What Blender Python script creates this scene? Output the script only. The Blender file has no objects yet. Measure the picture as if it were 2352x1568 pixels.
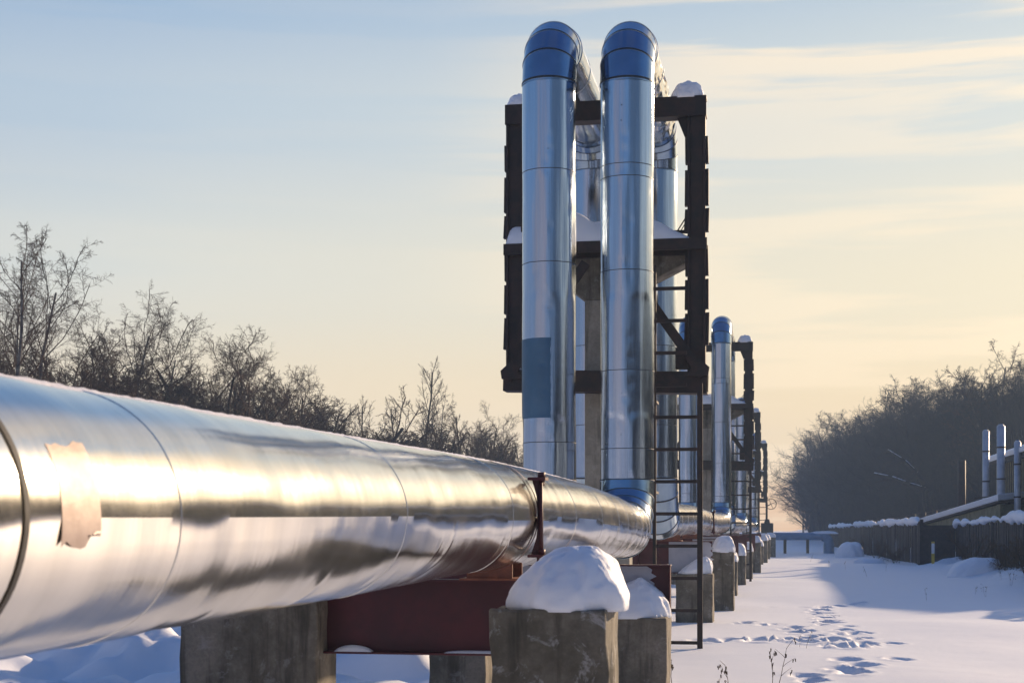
import bpy, bmesh, math, random
import numpy as np
from mathutils import Vector, Matrix

sc = bpy.context.scene
R = math.radians
# ------------------------------------------------------------------ camera
FPX, VPX, HZ, EYE = 3430.0, 1776.0, 1215.6, 1.45
TH = math.atan((VPX - 1176) / FPX)
CT, ST = math.cos(TH), math.sin(TH)
cam_d = bpy.data.cameras.new("camera")
cam = bpy.data.objects.new("camera", cam_d)
sc.collection.objects.link(cam)
cam.location = (0, 0, EYE)
cam.rotation_euler = (R(90), 0, TH)
cam_d.sensor_width = 36
cam_d.lens = FPX / 2352 * 36
cam_d.shift_y = (HZ - 784) / 2352
cam_d.clip_start = 0.05
cam_d.clip_end = 3000
cam_d.dof.use_dof = True
cam_d.dof.focus_distance = 15.0
cam_d.dof.aperture_fstop = 8.0
sc.camera = cam

# ------------------------------------------------------------------ light
SUN_AZ, SUN_EL = R(32), R(17)          # azimuth clockwise from +Y
sdir = Vector((math.sin(SUN_AZ) * math.cos(SUN_EL), math.cos(SUN_AZ) * math.cos(SUN_EL), math.sin(SUN_EL)))
sl = bpy.data.lights.new("sun", 'SUN')
sl.energy = 5.0
sl.angle = R(1.0)
sl.color = (1.0, 0.74, 0.49)
so = bpy.data.objects.new("sun", sl)
sc.collection.objects.link(so)
so.rotation_euler = sdir.to_track_quat('Z', 'Y').to_euler()
so.location = sdir * 50

sc.view_settings.view_transform = 'Standard'
sc.view_settings.look = 'None'
sc.view_settings.exposure = 0.38
sc.view_settings.gamma = 1.0
sc.view_settings.use_curve_mapping = False
sc.render.engine = 'CYCLES'
sc.cycles.max_bounces = 8
sc.cycles.volume_bounces = 1

wd = bpy.data.worlds.new("World")
sc.world = wd
wd.use_nodes = True
nt = wd.node_tree
for n in list(nt.nodes):
    nt.nodes.remove(n)

def N(nt, typ, ins=None, **kw):
    n = nt.nodes.new(typ)
    for k, v in kw.items():
        setattr(n, k, v)
    for k, v in (ins or {}).items():
        s = n.inputs[k]
        if isinstance(v, bpy.types.NodeSocket):
            nt.links.new(v, s)
        else:
            s.default_value = v
    return n

def ramp(nt, fac, stops, interp='EASE'):
    n = nt.nodes.new('ShaderNodeValToRGB')
    n.color_ramp.interpolation = interp
    e = n.color_ramp.elements
    while len(e) > 1:
        e.remove(e[0])
    for i, (p, c) in enumerate(stops):
        el = e[0] if i == 0 else e.new(p)
        el.position = p
        el.color = (c[0], c[1], c[2], 1) if not isinstance(c, (int, float)) else (c, c, c, 1)
    nt.links.new(fac, n.inputs[0])
    return n.outputs[0]

def mixc(nt, fac, a, b, blend='MIX'):
    n = nt.nodes.new('ShaderNodeMix')
    n.data_type = 'RGBA'
    n.blend_type = blend
    for sock, v in ((n.inputs[0], fac), (n.inputs[6], a), (n.inputs[7], b)):
        if isinstance(v, bpy.types.NodeSocket):
            nt.links.new(v, sock)
        elif isinstance(v, (tuple, list)):
            sock.default_value = (v[0], v[1], v[2], 1)
        else:
            sock.default_value = v
    return n.outputs[2]

def mth(nt, op, a, b=None, c=None, clamp=False):
    n = nt.nodes.new('ShaderNodeMath')
    n.operation = op
    n.use_clamp = clamp
    for i, v in enumerate((a, b, c)):
        if v is None:
            continue
        if isinstance(v, bpy.types.NodeSocket):
            nt.links.new(v, n.inputs[i])
        else:
            n.inputs[i].default_value = v
    return n.outputs[0]

tc = N(nt, 'ShaderNodeTexCoord')
sky = N(nt, 'ShaderNodeTexSky', sky_type='NISHITA', sun_disc=False, sun_elevation=SUN_EL, sun_rotation=SUN_AZ,
        air_density=1.2, dust_density=2.0, ozone_density=2.0)
sep = N(nt, 'ShaderNodeSeparateXYZ', {0: tc.outputs['Generated']})
el = mth(nt, 'MAXIMUM', sep.outputs[2], 0.0)
# angle towards the sun's azimuth, -1..1
dotn = N(nt, 'ShaderNodeVectorMath', {0: tc.outputs['Generated'], 1: (math.sin(SUN_AZ), math.cos(SUN_AZ), 0)}, operation='DOT_PRODUCT')
ca = dotn.outputs['Value']
sunside = ramp(nt, el, [(0, (1.04, .62, .31)), (.06, (1.03, .74, .38)), (.15, (.93, .80, .55)), (.27, (.70, .73, .68)),
                        (.42, (.24, .42, .66)), (.60, (.04, .17, .46)), (1, (.008, .07, .30))])
sideside = ramp(nt, el, [(0, (.98, .70, .40)), (.08, (.93, .76, .51)), (.17, (.72, .73, .67)), (.26, (.50, .60, .69)),
                         (.34, (.34, .48, .66)), (.48, (.07, .21, .50)), (1, (.008, .07, .30))])
back0 = ramp(nt, el, [(0, (.14, .17, .30)), (.05, (.18, .20, .33)), (.15, (.17, .25, .42)), (.27, (.12, .26, .50)),
                     (.42, (.05, .17, .42)), (.65, (.016, .09, .29)), (1, (.012, .075, .27))])
# made-up dark and pink sky lobes behind the camera, added to streak riser reflections
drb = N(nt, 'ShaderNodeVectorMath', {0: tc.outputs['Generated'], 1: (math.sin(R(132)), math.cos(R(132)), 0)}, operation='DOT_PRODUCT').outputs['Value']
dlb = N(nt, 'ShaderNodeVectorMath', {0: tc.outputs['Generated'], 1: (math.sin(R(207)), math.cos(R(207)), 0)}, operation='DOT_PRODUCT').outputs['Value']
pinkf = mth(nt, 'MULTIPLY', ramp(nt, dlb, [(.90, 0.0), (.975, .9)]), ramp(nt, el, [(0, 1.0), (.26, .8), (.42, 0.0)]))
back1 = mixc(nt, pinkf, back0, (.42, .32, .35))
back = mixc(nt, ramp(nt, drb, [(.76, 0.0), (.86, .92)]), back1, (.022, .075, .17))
f1 = ramp(nt, mth(nt, 'MULTIPLY_ADD', ca, .5, .5), [(.40, 0.0), (.80, 1.0)])
f2 = ramp(nt, ca, [(.52, 0.0), (.95, 1.0)], 'LINEAR')
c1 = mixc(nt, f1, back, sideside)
c2 = mixc(nt, f2, c1, sunside)
# thin streaky cirrus
cm = N(nt, 'ShaderNodeMapping', {0: tc.outputs['Generated'], 2: (R(-4), R(3), 0), 3: (1.6, 1.6, 22.0)})
cn = N(nt, 'ShaderNodeTexNoise', {'Vector': cm.outputs[0], 'Scale': 1.7, 'Detail': 5.0, 'Roughness': .52, 'Distortion': .25})
cl = ramp(nt, cn.outputs[0], [(.44, 0.0), (.57, 1.0)])
cn2 = N(nt, 'ShaderNodeTexNoise', {'Vector': tc.outputs['Generated'], 'Scale': 2.2, 'Detail': 2.0})
cl = mth(nt, 'MULTIPLY', cl, ramp(nt, cn2.outputs[0], [(.35, .35), (.55, 1.0)]))
cl = mth(nt, 'MULTIPLY', cl, ramp(nt, ca, [(.66, .04), (.86, .95)]))
c3 = mixc(nt, cl, c2, (1.22, .95, .62))
# glow of the air round the sun
d3 = N(nt, 'ShaderNodeVectorMath', {0: tc.outputs['Generated'], 1: tuple(sdir)}, operation='DOT_PRODUCT').outputs['Value']
gl = mth(nt, 'POWER', mth(nt, 'MAXIMUM', d3, 0.0), 60.0)
glow = mixc(nt, 1.0, c3, mixc(nt, gl, (0, 0, 0), (.8, .55, .3)), 'ADD')
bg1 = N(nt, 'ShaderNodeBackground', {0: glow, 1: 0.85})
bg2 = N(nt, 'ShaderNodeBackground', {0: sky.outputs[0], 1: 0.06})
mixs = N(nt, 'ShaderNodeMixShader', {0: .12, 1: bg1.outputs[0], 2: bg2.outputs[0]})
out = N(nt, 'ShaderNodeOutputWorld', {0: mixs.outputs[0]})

# ------------------------------------------------------------------ helpers
def W(u, s):
    "column u and scale s (px/m) of the photograph -> ground plan X, Y"
    X = (u - VPX) * CT / s
    return X, (FPX / s + X * ST) / CT
def Zh(v, s):
    return EYE + (HZ - v) / s
def Yz(zc, X):
    return (zc + X * ST) / CT

col = sc.collection
def link(o, parent=None):
    col.objects.link(o)
    if parent is not None:
        o.parent = parent
    return o
def tag(o, label=None, cat=None, group=None, kind=None):
    if label: o['label'] = label
    if cat: o['category'] = cat
    if group: o['group'] = group
    if kind: o['kind'] = kind
    return o
def empty(name, loc=(0, 0, 0), rz=0):
    o = bpy.data.objects.new(name, None)
    o.empty_display_size = .2
    o.location = loc
    o.rotation_euler = (0, 0, rz)
    return link(o)
def copy_tree(o, parent=None):
    c = o.copy()
    col.objects.link(c)
    if parent is not None:
        c.parent = parent
    for ch in [x for x in bpy.data.objects if x.parent == o]:
        copy_tree(ch, c)
    return c

def mesh_np(name, verts, faces, mats, parent=None, matidx=None, uv=None, smooth=True, sharp=None):
    "faces: (n,k) int array of equal-size polygons"
    me = bpy.data.meshes.new(name)
    verts = np.asarray(verts, dtype=np.float32)
    faces = np.asarray(faces, dtype=np.int32)
    n, k = faces.shape
    me.vertices.add(len(verts))
    me.vertices.foreach_set('co', verts.ravel())
    me.loops.add(n * k)
    me.loops.foreach_set('vertex_index', faces.ravel())
    me.polygons.add(n)
    me.polygons.foreach_set('loop_start', np.arange(0, n * k, k, dtype=np.int32))
    try:
        me.polygons.foreach_set('loop_total', np.full(n, k, dtype=np.int32))
    except Exception:
        pass
    me.polygons.foreach_set('use_smooth', np.full(n, smooth))
    if matidx is not None:
        me.polygons.foreach_set('material_index', np.asarray(matidx, dtype=np.int32))
    if uv is not None:
        l = me.uv_layers.new(name='UVMap')
        l.data.foreach_set('uv', np.asarray(uv, dtype=np.float32).ravel())
    for m in (mats if isinstance(mats, (list, tuple)) else [mats]):
        me.materials.append(m)
    me.update(calc_edges=True)
    me.validate()
    if sharp:
        me.set_sharp_from_angle(angle=R(sharp))
    o = bpy.data.objects.new(name, me)
    return link(o, parent)

class MB:
    def __init__(s): s.bm = bmesh.new()
    def box(s, x0, x1, y0, y1, z0, z1, mi=0, M=None):
        vs = [s.bm.verts.new((x, y, z)) for x in (x0, x1) for y in (y0, y1) for z in (z0, z1)]
        for f in ((0, 1, 3, 2), (4, 6, 7, 5), (0, 4, 5, 1), (2, 3, 7, 6), (0, 2, 6, 4), (1, 5, 7, 3)):
            fc = s.bm.faces.new([vs[i] for i in f]); fc.material_index = mi
        if M is not None:
            for v in vs: v.co = M @ v.co
        return s
    def prism(s, poly, a0, a1, axis='y', mi=0):
        "poly: list of (x,z) extruded in y, or (y,z) extruded in x, or (x,y) in z"
        def P(p, a):
            return (p[0], a, p[1]) if axis == 'y' else ((a, p[0], p[1]) if axis == 'x' else (p[0], p[1], a))
        A = [s.bm.verts.new(P(p, a0)) for p in poly]
        B = [s.bm.verts.new(P(p, a1)) for p in poly]
        n = len(poly)
        fs = [s.bm.faces.new(A), s.bm.faces.new(B[::-1])]
        for i in range(n):
            fs.append(s.bm.faces.new([A[i], B[i], B[(i + 1) % n], A[(i + 1) % n]]))
        for f in fs: f.material_index = mi
        return s
    def bar(s, a, b, w, h=None, mi=0):
        "rectangular bar from a to b"
        a, b = Vector(a), Vector(b); h = h or w
        d = (b - a); L = d.length; d.normalize()
        up = Vector((0, 0, 1)) if abs(d.z) < .95 else Vector((0, 1, 0))
        x = d.cross(up).normalized(); z = x.cross(d)
        M = Matrix((x, d, z)).transposed().to_4x4(); M.translation = a
        return s.box(-w / 2, w / 2, 0, L, -h / 2, h / 2, mi, M)
    def rod(s, a, b, r, n=8, r2=None, mi=0):
        a, b = Vector(a), Vector(b); d = b - a; L = d.length; d.normalize()
        r2 = r if r2 is None else r2
        up = Vector((0, 0, 1)) if abs(d.z) < .95 else Vector((0, 1, 0))
        x = d.cross(up).normalized(); z = x.cross(d)
        A = [s.bm.verts.new(a + (x * math.cos(t) + z * math.sin(t)) * r) for t in [2 * math.pi * i / n for i in range(n)]]
        B = [s.bm.verts.new(b + (x * math.cos(t) + z * math.sin(t)) * r2) for t in [2 * math.pi * i / n for i in range(n)]]
        for i in range(n):
            f = s.bm.faces.new([A[i], A[(i + 1) % n], B[(i + 1) % n], B[i]]); f.smooth = True; f.material_index = mi
        f1 = s.bm.faces.new(A[::-1]); f2 = s.bm.faces.new(B); f1.material_index = f2.material_index = mi
        return s
    def build(s, name, mats, parent=None, bevel=0, seg=1, loc=None):
        bmesh.ops.recalc_face_normals(s.bm, faces=s.bm.faces[:])
        if bevel:
            bmesh.ops.bevel(s.bm, geom=s.bm.edges[:], offset=bevel, segments=seg, affect='EDGES', profile=.6)
        me = bpy.data.meshes.new(name)
        s.bm.to_mesh(me); s.bm.free()
        for m in (mats if isinstance(mats, (list, tuple)) else [mats]):
            me.materials.append(m)
        o = bpy.data.objects.new(name, me)
        if loc: o.location = loc
        return link(o, parent)

class Noise2:
    def __init__(s, seed, n=64):
        s.n = n; s.g = np.random.RandomState(seed).rand(n, n) * 2 - 1
    def __call__(s, x, y):
        x = np.asarray(x, float); y = np.asarray(y, float)
        xi = np.floor(x).astype(int); yi = np.floor(y).astype(int)
        fx = x - xi; fy = y - yi
        fx = fx * fx * fx * (fx * (6 * fx - 15) + 10); fy = fy * fy * fy * (fy * (6 * fy - 15) + 10)
        g, n = s.g, s.n
        a = g[xi % n, yi % n]; b = g[(xi + 1) % n, yi % n]; c = g[xi % n, (yi + 1) % n]; d = g[(xi + 1) % n, (yi + 1) % n]
        return (a * (1 - fx) + b * fx) * (1 - fy) + (c * (1 - fx) + d * fx) * fy
nzA, nzB, nzC = Noise2(3), Noise2(11), Noise2(29)

# ------------------------------------------------------------------ materials
def mat(name):
    m = bpy.data.materials.new(name); m.use_nodes = True
    t = m.node_tree
    b = t.nodes['Principled BSDF']
    return m, t, b
def bump(t, b, h, strength, dist=.02):
    n = N(t, 'ShaderNodeBump', {'Strength': strength, 'Distance': dist, 'Height': h})
    t.links.new(n.outputs[0], b.inputs['Normal'])
    return n

def m_metal(name, base, rough, along, streak_scale=(1, 1), bs=.25, dirt=.5, rv=.16):
    "aluminium cladding; UV: u around (m), v along (m)"
    m, t, b = mat(name)
    uvn = N(t, 'ShaderNodeUVMap')
    b.inputs['Metallic'].default_value = 1.0
    mp = N(t, 'ShaderNodeMapping', {0: uvn.outputs[0], 3: (along[0], along[1], 1)})
    n1 = N(t, 'ShaderNodeTexNoise', {'Vector': mp.outputs[0], 'Scale': 1.0, 'Detail': 6.0, 'Roughness': .6})
    mp2 = N(t, 'ShaderNodeMapping', {0: uvn.outputs[0], 3: (along[0] * 6, along[1] * 6, 1)})
    n2 = N(t, 'ShaderNodeTexNoise', {'Vector': mp2.outputs[0], 'Scale': 1.0, 'Detail': 4.0, 'Roughness': .7})
    n3 = N(t, 'ShaderNodeTexNoise', {'Vector': uvn.outputs[0], 'Scale': 3.0, 'Detail': 8.0, 'Roughness': .65})
    r = mth(t, 'MULTIPLY_ADD', n2.outputs[0], rv, rough - rv / 2)
    r = mth(t, 'MULTIPLY_ADD', ramp(t, n3.outputs[0], [(.45, 0.0), (.75, 1.0)]), .14 * dirt, r)
    t.links.new(r, b.inputs['Roughness'])
    c = mixc(t, ramp(t, n1.outputs[0], [(.3, 0.0), (.7, 1.0)]), tuple(x * .84 for x in base), base)
    c = mixc(t, mth(t, 'MULTIPLY', ramp(t, n3.outputs[0], [(.52, 0.0), (.8, 1.0)]), .45 * dirt), c, (.50, .46, .42))
    t.links.new(c, b.inputs['Base Color'])
    hh = mth(t, 'ADD', mth(t, 'MULTIPLY', n1.outputs[0], 1.0), mth(t, 'MULTIPLY', n2.outputs[0], .12))
    bump(t, b, hh, bs, .006)
    return m
M = {}
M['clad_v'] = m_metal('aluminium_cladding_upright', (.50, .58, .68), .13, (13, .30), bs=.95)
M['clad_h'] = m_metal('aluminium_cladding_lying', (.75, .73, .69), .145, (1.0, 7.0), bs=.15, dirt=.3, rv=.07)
M['clad_bend'] = m_metal('aluminium_bend_sky_tint', (.31, .41, .52), .16, (3, 3), bs=.16)  # deep blue of the mirrored upper sky is put into the base colour
M['clad_patch'] = m_metal('dull_blue_grey_patch', (.09, .17, .25), .42, (2, 2), bs=.08, dirt=.2)

def m_simple(name, c1, c2, scale, rough, bs=.2, bd=.01, metallic=0, detail=8, spec=.5, thr=(.35, .65)):
    m, t, b = mat(name)
    tcn = N(t, 'ShaderNodeTexCoord')
    n1 = N(t, 'ShaderNodeTexNoise', {'Vector': tcn.outputs['Object'], 'Scale': scale, 'Detail': detail, 'Roughness': .65})
    c = mixc(t, ramp(t, n1.outputs[0], [(thr[0], 0.0), (thr[1], 1.0)]), c1, c2)
    t.links.new(c, b.inputs['Base Color'])
    b.inputs['Roughness'].default_value = rough
    b.inputs['Metallic'].default_value = metallic
    b.inputs['Specular IOR Level'].default_value = spec
    if bs: bump(t, b, n1.outputs[0], bs, bd)
    return m
M['gasket'] = m_simple('black_gasket', (.012, .012, .014), (.03, .03, .032), 20, .7, 0)
M['seam'] = m_simple('dark_seam', (.02, .025, .035), (.05, .055, .06), 20, .5, 0, metallic=.6)
M['seam_light'] = m_simple('sheet_lap_edge', (.30, .32, .35), (.42, .44, .46), 20, .35, 0, metallic=1)
M['tape'] = m_simple('pinkish_tape', (.24, .18, .155), (.40, .32, .285), 5, .5, .5, .006, metallic=.25)
M['steel'] = m_simple('rusty_dark_steel', (.004, .0017, .0012), (.026, .0085, .005), 7, .62, .25, .004)
M['oxide'] = m_simple('red_oxide_paint', (.045, .003, .008), (.075, .006, .012), 3.0, .55, .15, .003)
M['oxide_near'] = m_simple('orange_brown_oxide', (.14, .045, .028), (.24, .075, .04), 12, .6, .3, .003)
M['greypaint'] = m_simple('pale_grey_paint', (.34, .37, .44), (.44, .46, .52), 4.0, .6, .15, .003)
M['frost'] = m_simple('frost', (.80, .78, .80), (.86, .86, .88), 60, .8, .6, .01)
M['bark'] = m_simple('dark_bark', (.020, .015, .013), (.042, .032, .026), 12, .85, 0, spec=.2)
M['twig'] = m_simple('fine_twigs', (.050, .030, .019), (.085, .052, .032), 5, .85, 0, spec=.15)
M['birch'] = m_simple('birch_bark', (.035, .03, .027), (.15, .14, .13), 3.0, .8, 0, spec=.2)
M['fencewood'] = m_simple('weathered_dark_planks', (.010, .010, .013), (.030, .028, .030), 6, .85, .4, .01)
M['weed'] = m_simple('dry_weed', (.05, .033, .02), (.10, .065, .04), 20, .9, 0)
M['stone'] = m_simple('dark_stone', (.05, .05, .055), (.11, .11, .11), 12, .85, .4, .02)
M['wall'] = m_simple('ochre_plank_wall', (.16, .14, .07), (.27, .24, .13), 2.5, .85, .3, .02)
M['polelight'] = m_simple('pale_flue_metal', (.40, .44, .50), (.52, .55, .60), 3, .45, .1, .01, metallic=.3)
M['yellow'] = m_simple('yellow_paint', (.55, .38, .03), (.65, .46, .05), 9, .6, 0)
M['white'] = m_simple('white_paint', (.62, .64, .66), (.72, .72, .72), 9, .6, 0)
M['bluegrey_pipe'] = m_simple('dull_blue_pipe', (.09, .21, .34), (.15, .30, .45), 3, .45, .1, .01, metallic=.5)

def m_concrete(name, dark, light, white=.5):
    m, t, b = mat(name)
    tcn = N(t, 'ShaderNodeTexCoord')
    co = tcn.outputs['Object']
    n1 = N(t, 'ShaderNodeTexNoise', {'Vector': co, 'Scale': 3.2, 'Detail': 9.0, 'Roughness': .62})
    n2 = N(t, 'ShaderNodeTexNoise', {'Vector': co, 'Scale': 42.0, 'Detail': 5.0, 'Roughness': .7})
    mp = N(t, 'ShaderNodeMapping', {0: co, 3: (7, 7, .7)})
    n3 = N(t, 'ShaderNodeTexNoise', {'Vector': mp.outputs[0], 'Scale': 1.0, 'Detail': 5.0, 'Roughness': .6})
    n4 = N(t, 'ShaderNodeTexNoise', {'Vector': co, 'Scale': 7.5, 'Detail': 10.0, 'Roughness': .72, 'Distortion': .4})
    c = mixc(t, ramp(t, n1.outputs[0], [(.32, 0.0), (.68, 1.0)]), dark, light)
    c = mixc(t, mth(t, 'MULTIPLY', ramp(t, n3.outputs[0], [(.50, 0.0), (.66, 1.0)]), .75), c, tuple(x * .35 for x in dark))
    c = mixc(t, mth(t, 'MULTIPLY', ramp(t, n2.outputs[0], [(.40, 0.0), (.62, 1.0)]), .25), c, tuple(x * .5 for x in dark))
    c = mixc(t, mth(t, 'MULTIPLY', ramp(t, n4.outputs[0], [(.56, 0.0), (.64, 1.0)]), white), c, (.50, .49, .47))
    t.links.new(c, b.inputs['Base Color'])
    b.inputs['Roughness'].default_value = .88
    h = mth(t, 'ADD', n1.outputs[0], mth(t, 'MULTIPLY', n2.outputs[0], .35))
    bump(t, b, h, .45, .02)
    return m
M['conc'] = m_concrete('stained_concrete', (.10, .088, .062), (.22, .192, .145), .45)
M['conc2'] = m_concrete('streaked_concrete', (.11, .098, .07), (.235, .205, .16), .2)
M['conc_col'] = m_concrete('column_concrete', (.24, .22, .18), (.36, .33, .27), .1)

def m_snow():
    m, t, b = mat('snow')
    tcn = N(t, 'ShaderNodeTexCoord')
    n1 = N(t, 'ShaderNodeTexNoise', {'Vector': tcn.outputs['Object'], 'Scale': 1.3, 'Detail': 7.0, 'Roughness': .55})
    n2 = N(t, 'ShaderNodeTexNoise', {'Vector': tcn.outputs['Object'], 'Scale': 55.0, 'Detail': 3.0, 'Roughness': .7})
    c = mixc(t, n1.outputs[0], (.80, .83, .88), (.88, .90, .93))
    t.links.new(c, b.inputs['Base Color'])
    b.inputs['Roughness'].default_value = .62
    b.inputs['Specular IOR Level'].default_value = .35
    b.inputs['Subsurface Weight'].default_value = .0
    h = mth(t, 'ADD', n1.outputs[0], mth(t, 'MULTIPLY', n2.outputs[0], .06))
    bump(t, b, h, .35, .05)
    return m
M['snow'] = m_snow()

# ------------------------------------------------------------------ ground
def gp(u, v):
    s = (v - HZ) / EYE
    return W(u, s)
foot = []
rs = random.Random(5)
def prints(pts, step, jit, depth, rad):
    P = [gp(*p) for p in pts]
    for (a, b) in zip(P[:-1], P[1:]):
        L = math.hypot(b[0] - a[0], b[1] - a[1]); n = max(1, int(L / step))
        for i in range(n):
            t = (i + rs.random() * .5) / n
            side = .10 if (len(foot) % 2) else -.10
            dx, dy = (b[0] - a[0]) / L, (b[1] - a[1]) / L
            foot.append((a[0] + (b[0] - a[0]) * t - dy * side + rs.uniform(-jit, jit),
                         a[1] + (b[1] - a[1]) * t + dx * side + rs.uniform(-jit, jit), depth * rs.uniform(.7, 1.3), rad * rs.uniform(.6, .95)))
prints([(1985, 1378), (1880, 1392), (1895, 1412), (1890, 1432), (1950, 1448), (1965, 1466), (1925, 1478)], .42, .10, .10, .17)
prints([(1680, 1432), (1780, 1440), (1840, 1452), (1850, 1466), (1960, 1486), (2050, 1478), (2110, 1482)], .30, .08, .09, .15)
prints([(1620, 1478), (1700, 1480), (1780, 1474), (1850, 1480), (1930, 1490), (2000, 1486)], .22, .12, .11, .19)
prints([(2040, 1512), (1960, 1518), (1990, 1536), (1940, 1545), (1870, 1560), (1780, 1572)], .34, .10, .09, .17)
prints([(1740, 1385), (1830, 1388), (1940, 1380)], .5, .06, .05, .14)

def height(x, y):
    x = np.asarray(x, float); y = np.asarray(y, float)
    h = .05 * nzA(x * .16 + 3, y * .10) + .025 * nzB(x * .5, y * .35)
    # lumpy ploughed-looking snow on the left of the pipes
    wl = 1 / (1 + np.exp((x + 3.4) * 2.2))
    lump = .10 + nzA(x * .7, y * .9 + 9) * .42 + nzB(x * 1.6 + 7, y * 1.9) * .27 + nzC(x * 3.3, y * 3.4) * .11
    h = h + wl * (lump - .12) * np.exp(-np.maximum(0, -x - 40) / 60)
    # soft drifts between pipeline and fence
    wr = np.exp(-((x - 2.0) / 4.0) ** 2)
    h = h + wr * .04 * nzC(x * .35 + .12 * y, y * .22)
    # bank against the fence
    g = 1 / (1 + np.exp(-(x - 6.2) * 2.6)) * (1 / (1 + np.exp(-(y - 34) * .5)))
    h = h + g * (.34 + .20 * nzA(x * .9, y * .7) + .12 * np.abs(nzB(x * 1.9, y * 1.6)))
    # far rise that carries the wood
    h = h + .9 * np.clip((np.hypot(x, y) - 130) / 120, 0, 1) ** 1.5
    return h
# pile footings melt out a shallow well
def axis(parts):
    out = []
    for a, b, st in parts:
        out += list(np.arange(a, b, st))
    return np.array(sorted(set(np.round(out, 4))))
gx = np.concatenate([axis([(-42, -13, .45), (-13, -1.2, .11), (-1.2, 4.2, .055), (4.2, 4.6, .1), (4.6, 12, .22), (12, 40, 1.0)])])
gx = np.concatenate([-40 - np.geomspace(3, 420, 24)[::-1], gx, 40 + np.geomspace(1, 420, 26)])
gy = axis([(-30, 5, 1.0), (5, 12, .2), (12, 27, .065), (27, 34, .1), (34, 60, .2), (60, 110, .5), (110, 150, 1.5)])
gy = np.concatenate([-30 - np.geomspace(2, 400, 20)[::-1], gy, 150 + np.geomspace(1.5, 320, 24)])
GX, GY = np.meshgrid(gx, gy)
H = height(GX, GY)
for (fx, fy, d, r) in foot:
    ix = np.where(np.abs(gx - fx) < r * 3.2)[0]; iy = np.where(np.abs(gy - fy) < r * 4.4)[0]
    if len(ix) and len(iy):
        sub = np.ix_(iy, ix)
        q = np.hypot((GX[sub] - fx) / r, (GY[sub] - fy) / (r * 1.35))
        H[sub] += -d * np.exp(-q ** 6) + .16 * d * np.exp(-((q - 1.4) / .30) ** 2) * (1 + nzC(GX[sub] * 9, GY[sub] * 9))
V = np.stack([GX, GY, H], -1).reshape(-1, 3)
ny, nx = GX.shape
idx = np.arange(ny * nx).reshape(ny, nx)
F = np.stack([idx[:-1, :-1], idx[:-1, 1:], idx[1:, 1:], idx[1:, :-1]], -1).reshape(-1, 4)
g = mesh_np('snowy_ground', V, F, M['snow'])
tag(g, kind='structure')
def gh(x, y):
    return float(height(x, y))

# ------------------------------------------------------------------ pipelines
NS = 72
def tube(name, parent, frame, S, r, mats, seams=(), disp=None, uv0=0.0, nseg=NS, sharp=10, seam_h=.005, seam_w=.007, close=False):
    """frame(s)->(pos, A, B); S: ring stations; seams: stations with a raised dark lap band"""
    st = [(s, 0.0, 0) for s in S if all(abs(s - q) > seam_w * 2.2 for q in seams)]
    for q in seams:
        st += [(q - seam_w * 1.05, 0.0, 0), (q - seam_w, seam_h, 1), (q + seam_w, seam_h, 0), (q + seam_w * 1.05, 0.0, 0)]
    st.sort(key=lambda a: a[0])
    th = np.linspace(0, 2 * np.pi, nseg, endpoint=False)
    vs, uvv, mi = [], [], []
    for (s, e, m) in st:
        p, A, B = frame(s)
        p, A, B = np.array(p, float), np.array(A, float), np.array(B, float)
        rr = r + e + (disp(th, s) if disp is not None else 0)
        rr = np.broadcast_to(rr, th.shape)
        vs.append(p[None] + rr[:, None] * (np.cos(th)[:, None] * A + np.sin(th)[:, None] * B))
    vs = np.concatenate(vs)
    n = len(st)
    F, UV, MI = [], [], []
    j = np.arange(nseg); j2 = (j + 1) % nseg
    for i in range(n - 1):
        F.append(np.stack([i * nseg + j, i * nseg + j2, (i + 1) * nseg + j2, (i + 1) * nseg + j], -1))
        u0, u1 = j * 2 * np.pi / nseg * r, (j + 1) * 2 * np.pi / nseg * r
        v0, v1 = st[i][0] + uv0, st[i + 1][0] + uv0
        UV.append(np.stack([np.stack([u0, np.full(nseg, v0)], -1), np.stack([u1, np.full(nseg, v0)], -1),
                            np.stack([u1, np.full(nseg, v1)], -1), np.stack([u0, np.full(nseg, v1)], -1)], 1))
        MI += [1 if st[i][2] == 1 else 0] * nseg
    F = np.concatenate(F); UV = np.concatenate(UV)
    if close:
        pass
    return mesh_np(name, vs, F, mats, parent, MI, UV, True, max(sharp, 360 / nseg + 3))

def bend_frame(X, C, Rb, mode):
    cy, cz = C
    def f(p):
        c, s = math.cos(p), math.sin(p)
        if mode == 'up':      # +Y then up
            return (X, cy + Rb * s, cz - Rb * c), (1, 0, 0), (0, -s, c)
        if mode == 'over':    # up then +Y
            return (X, cy - Rb * c, cz + Rb * s), (1, 0, 0), (0, -c, s)
        if mode == 'down':    # +Y then down
            return (X, cy + Rb * s, cz + Rb * c), (1, 0, 0), (0, s, c)
        return (X, cy - Rb * c, cz - Rb * s), (1, 0, 0), (0, c, s)
    return f

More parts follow.
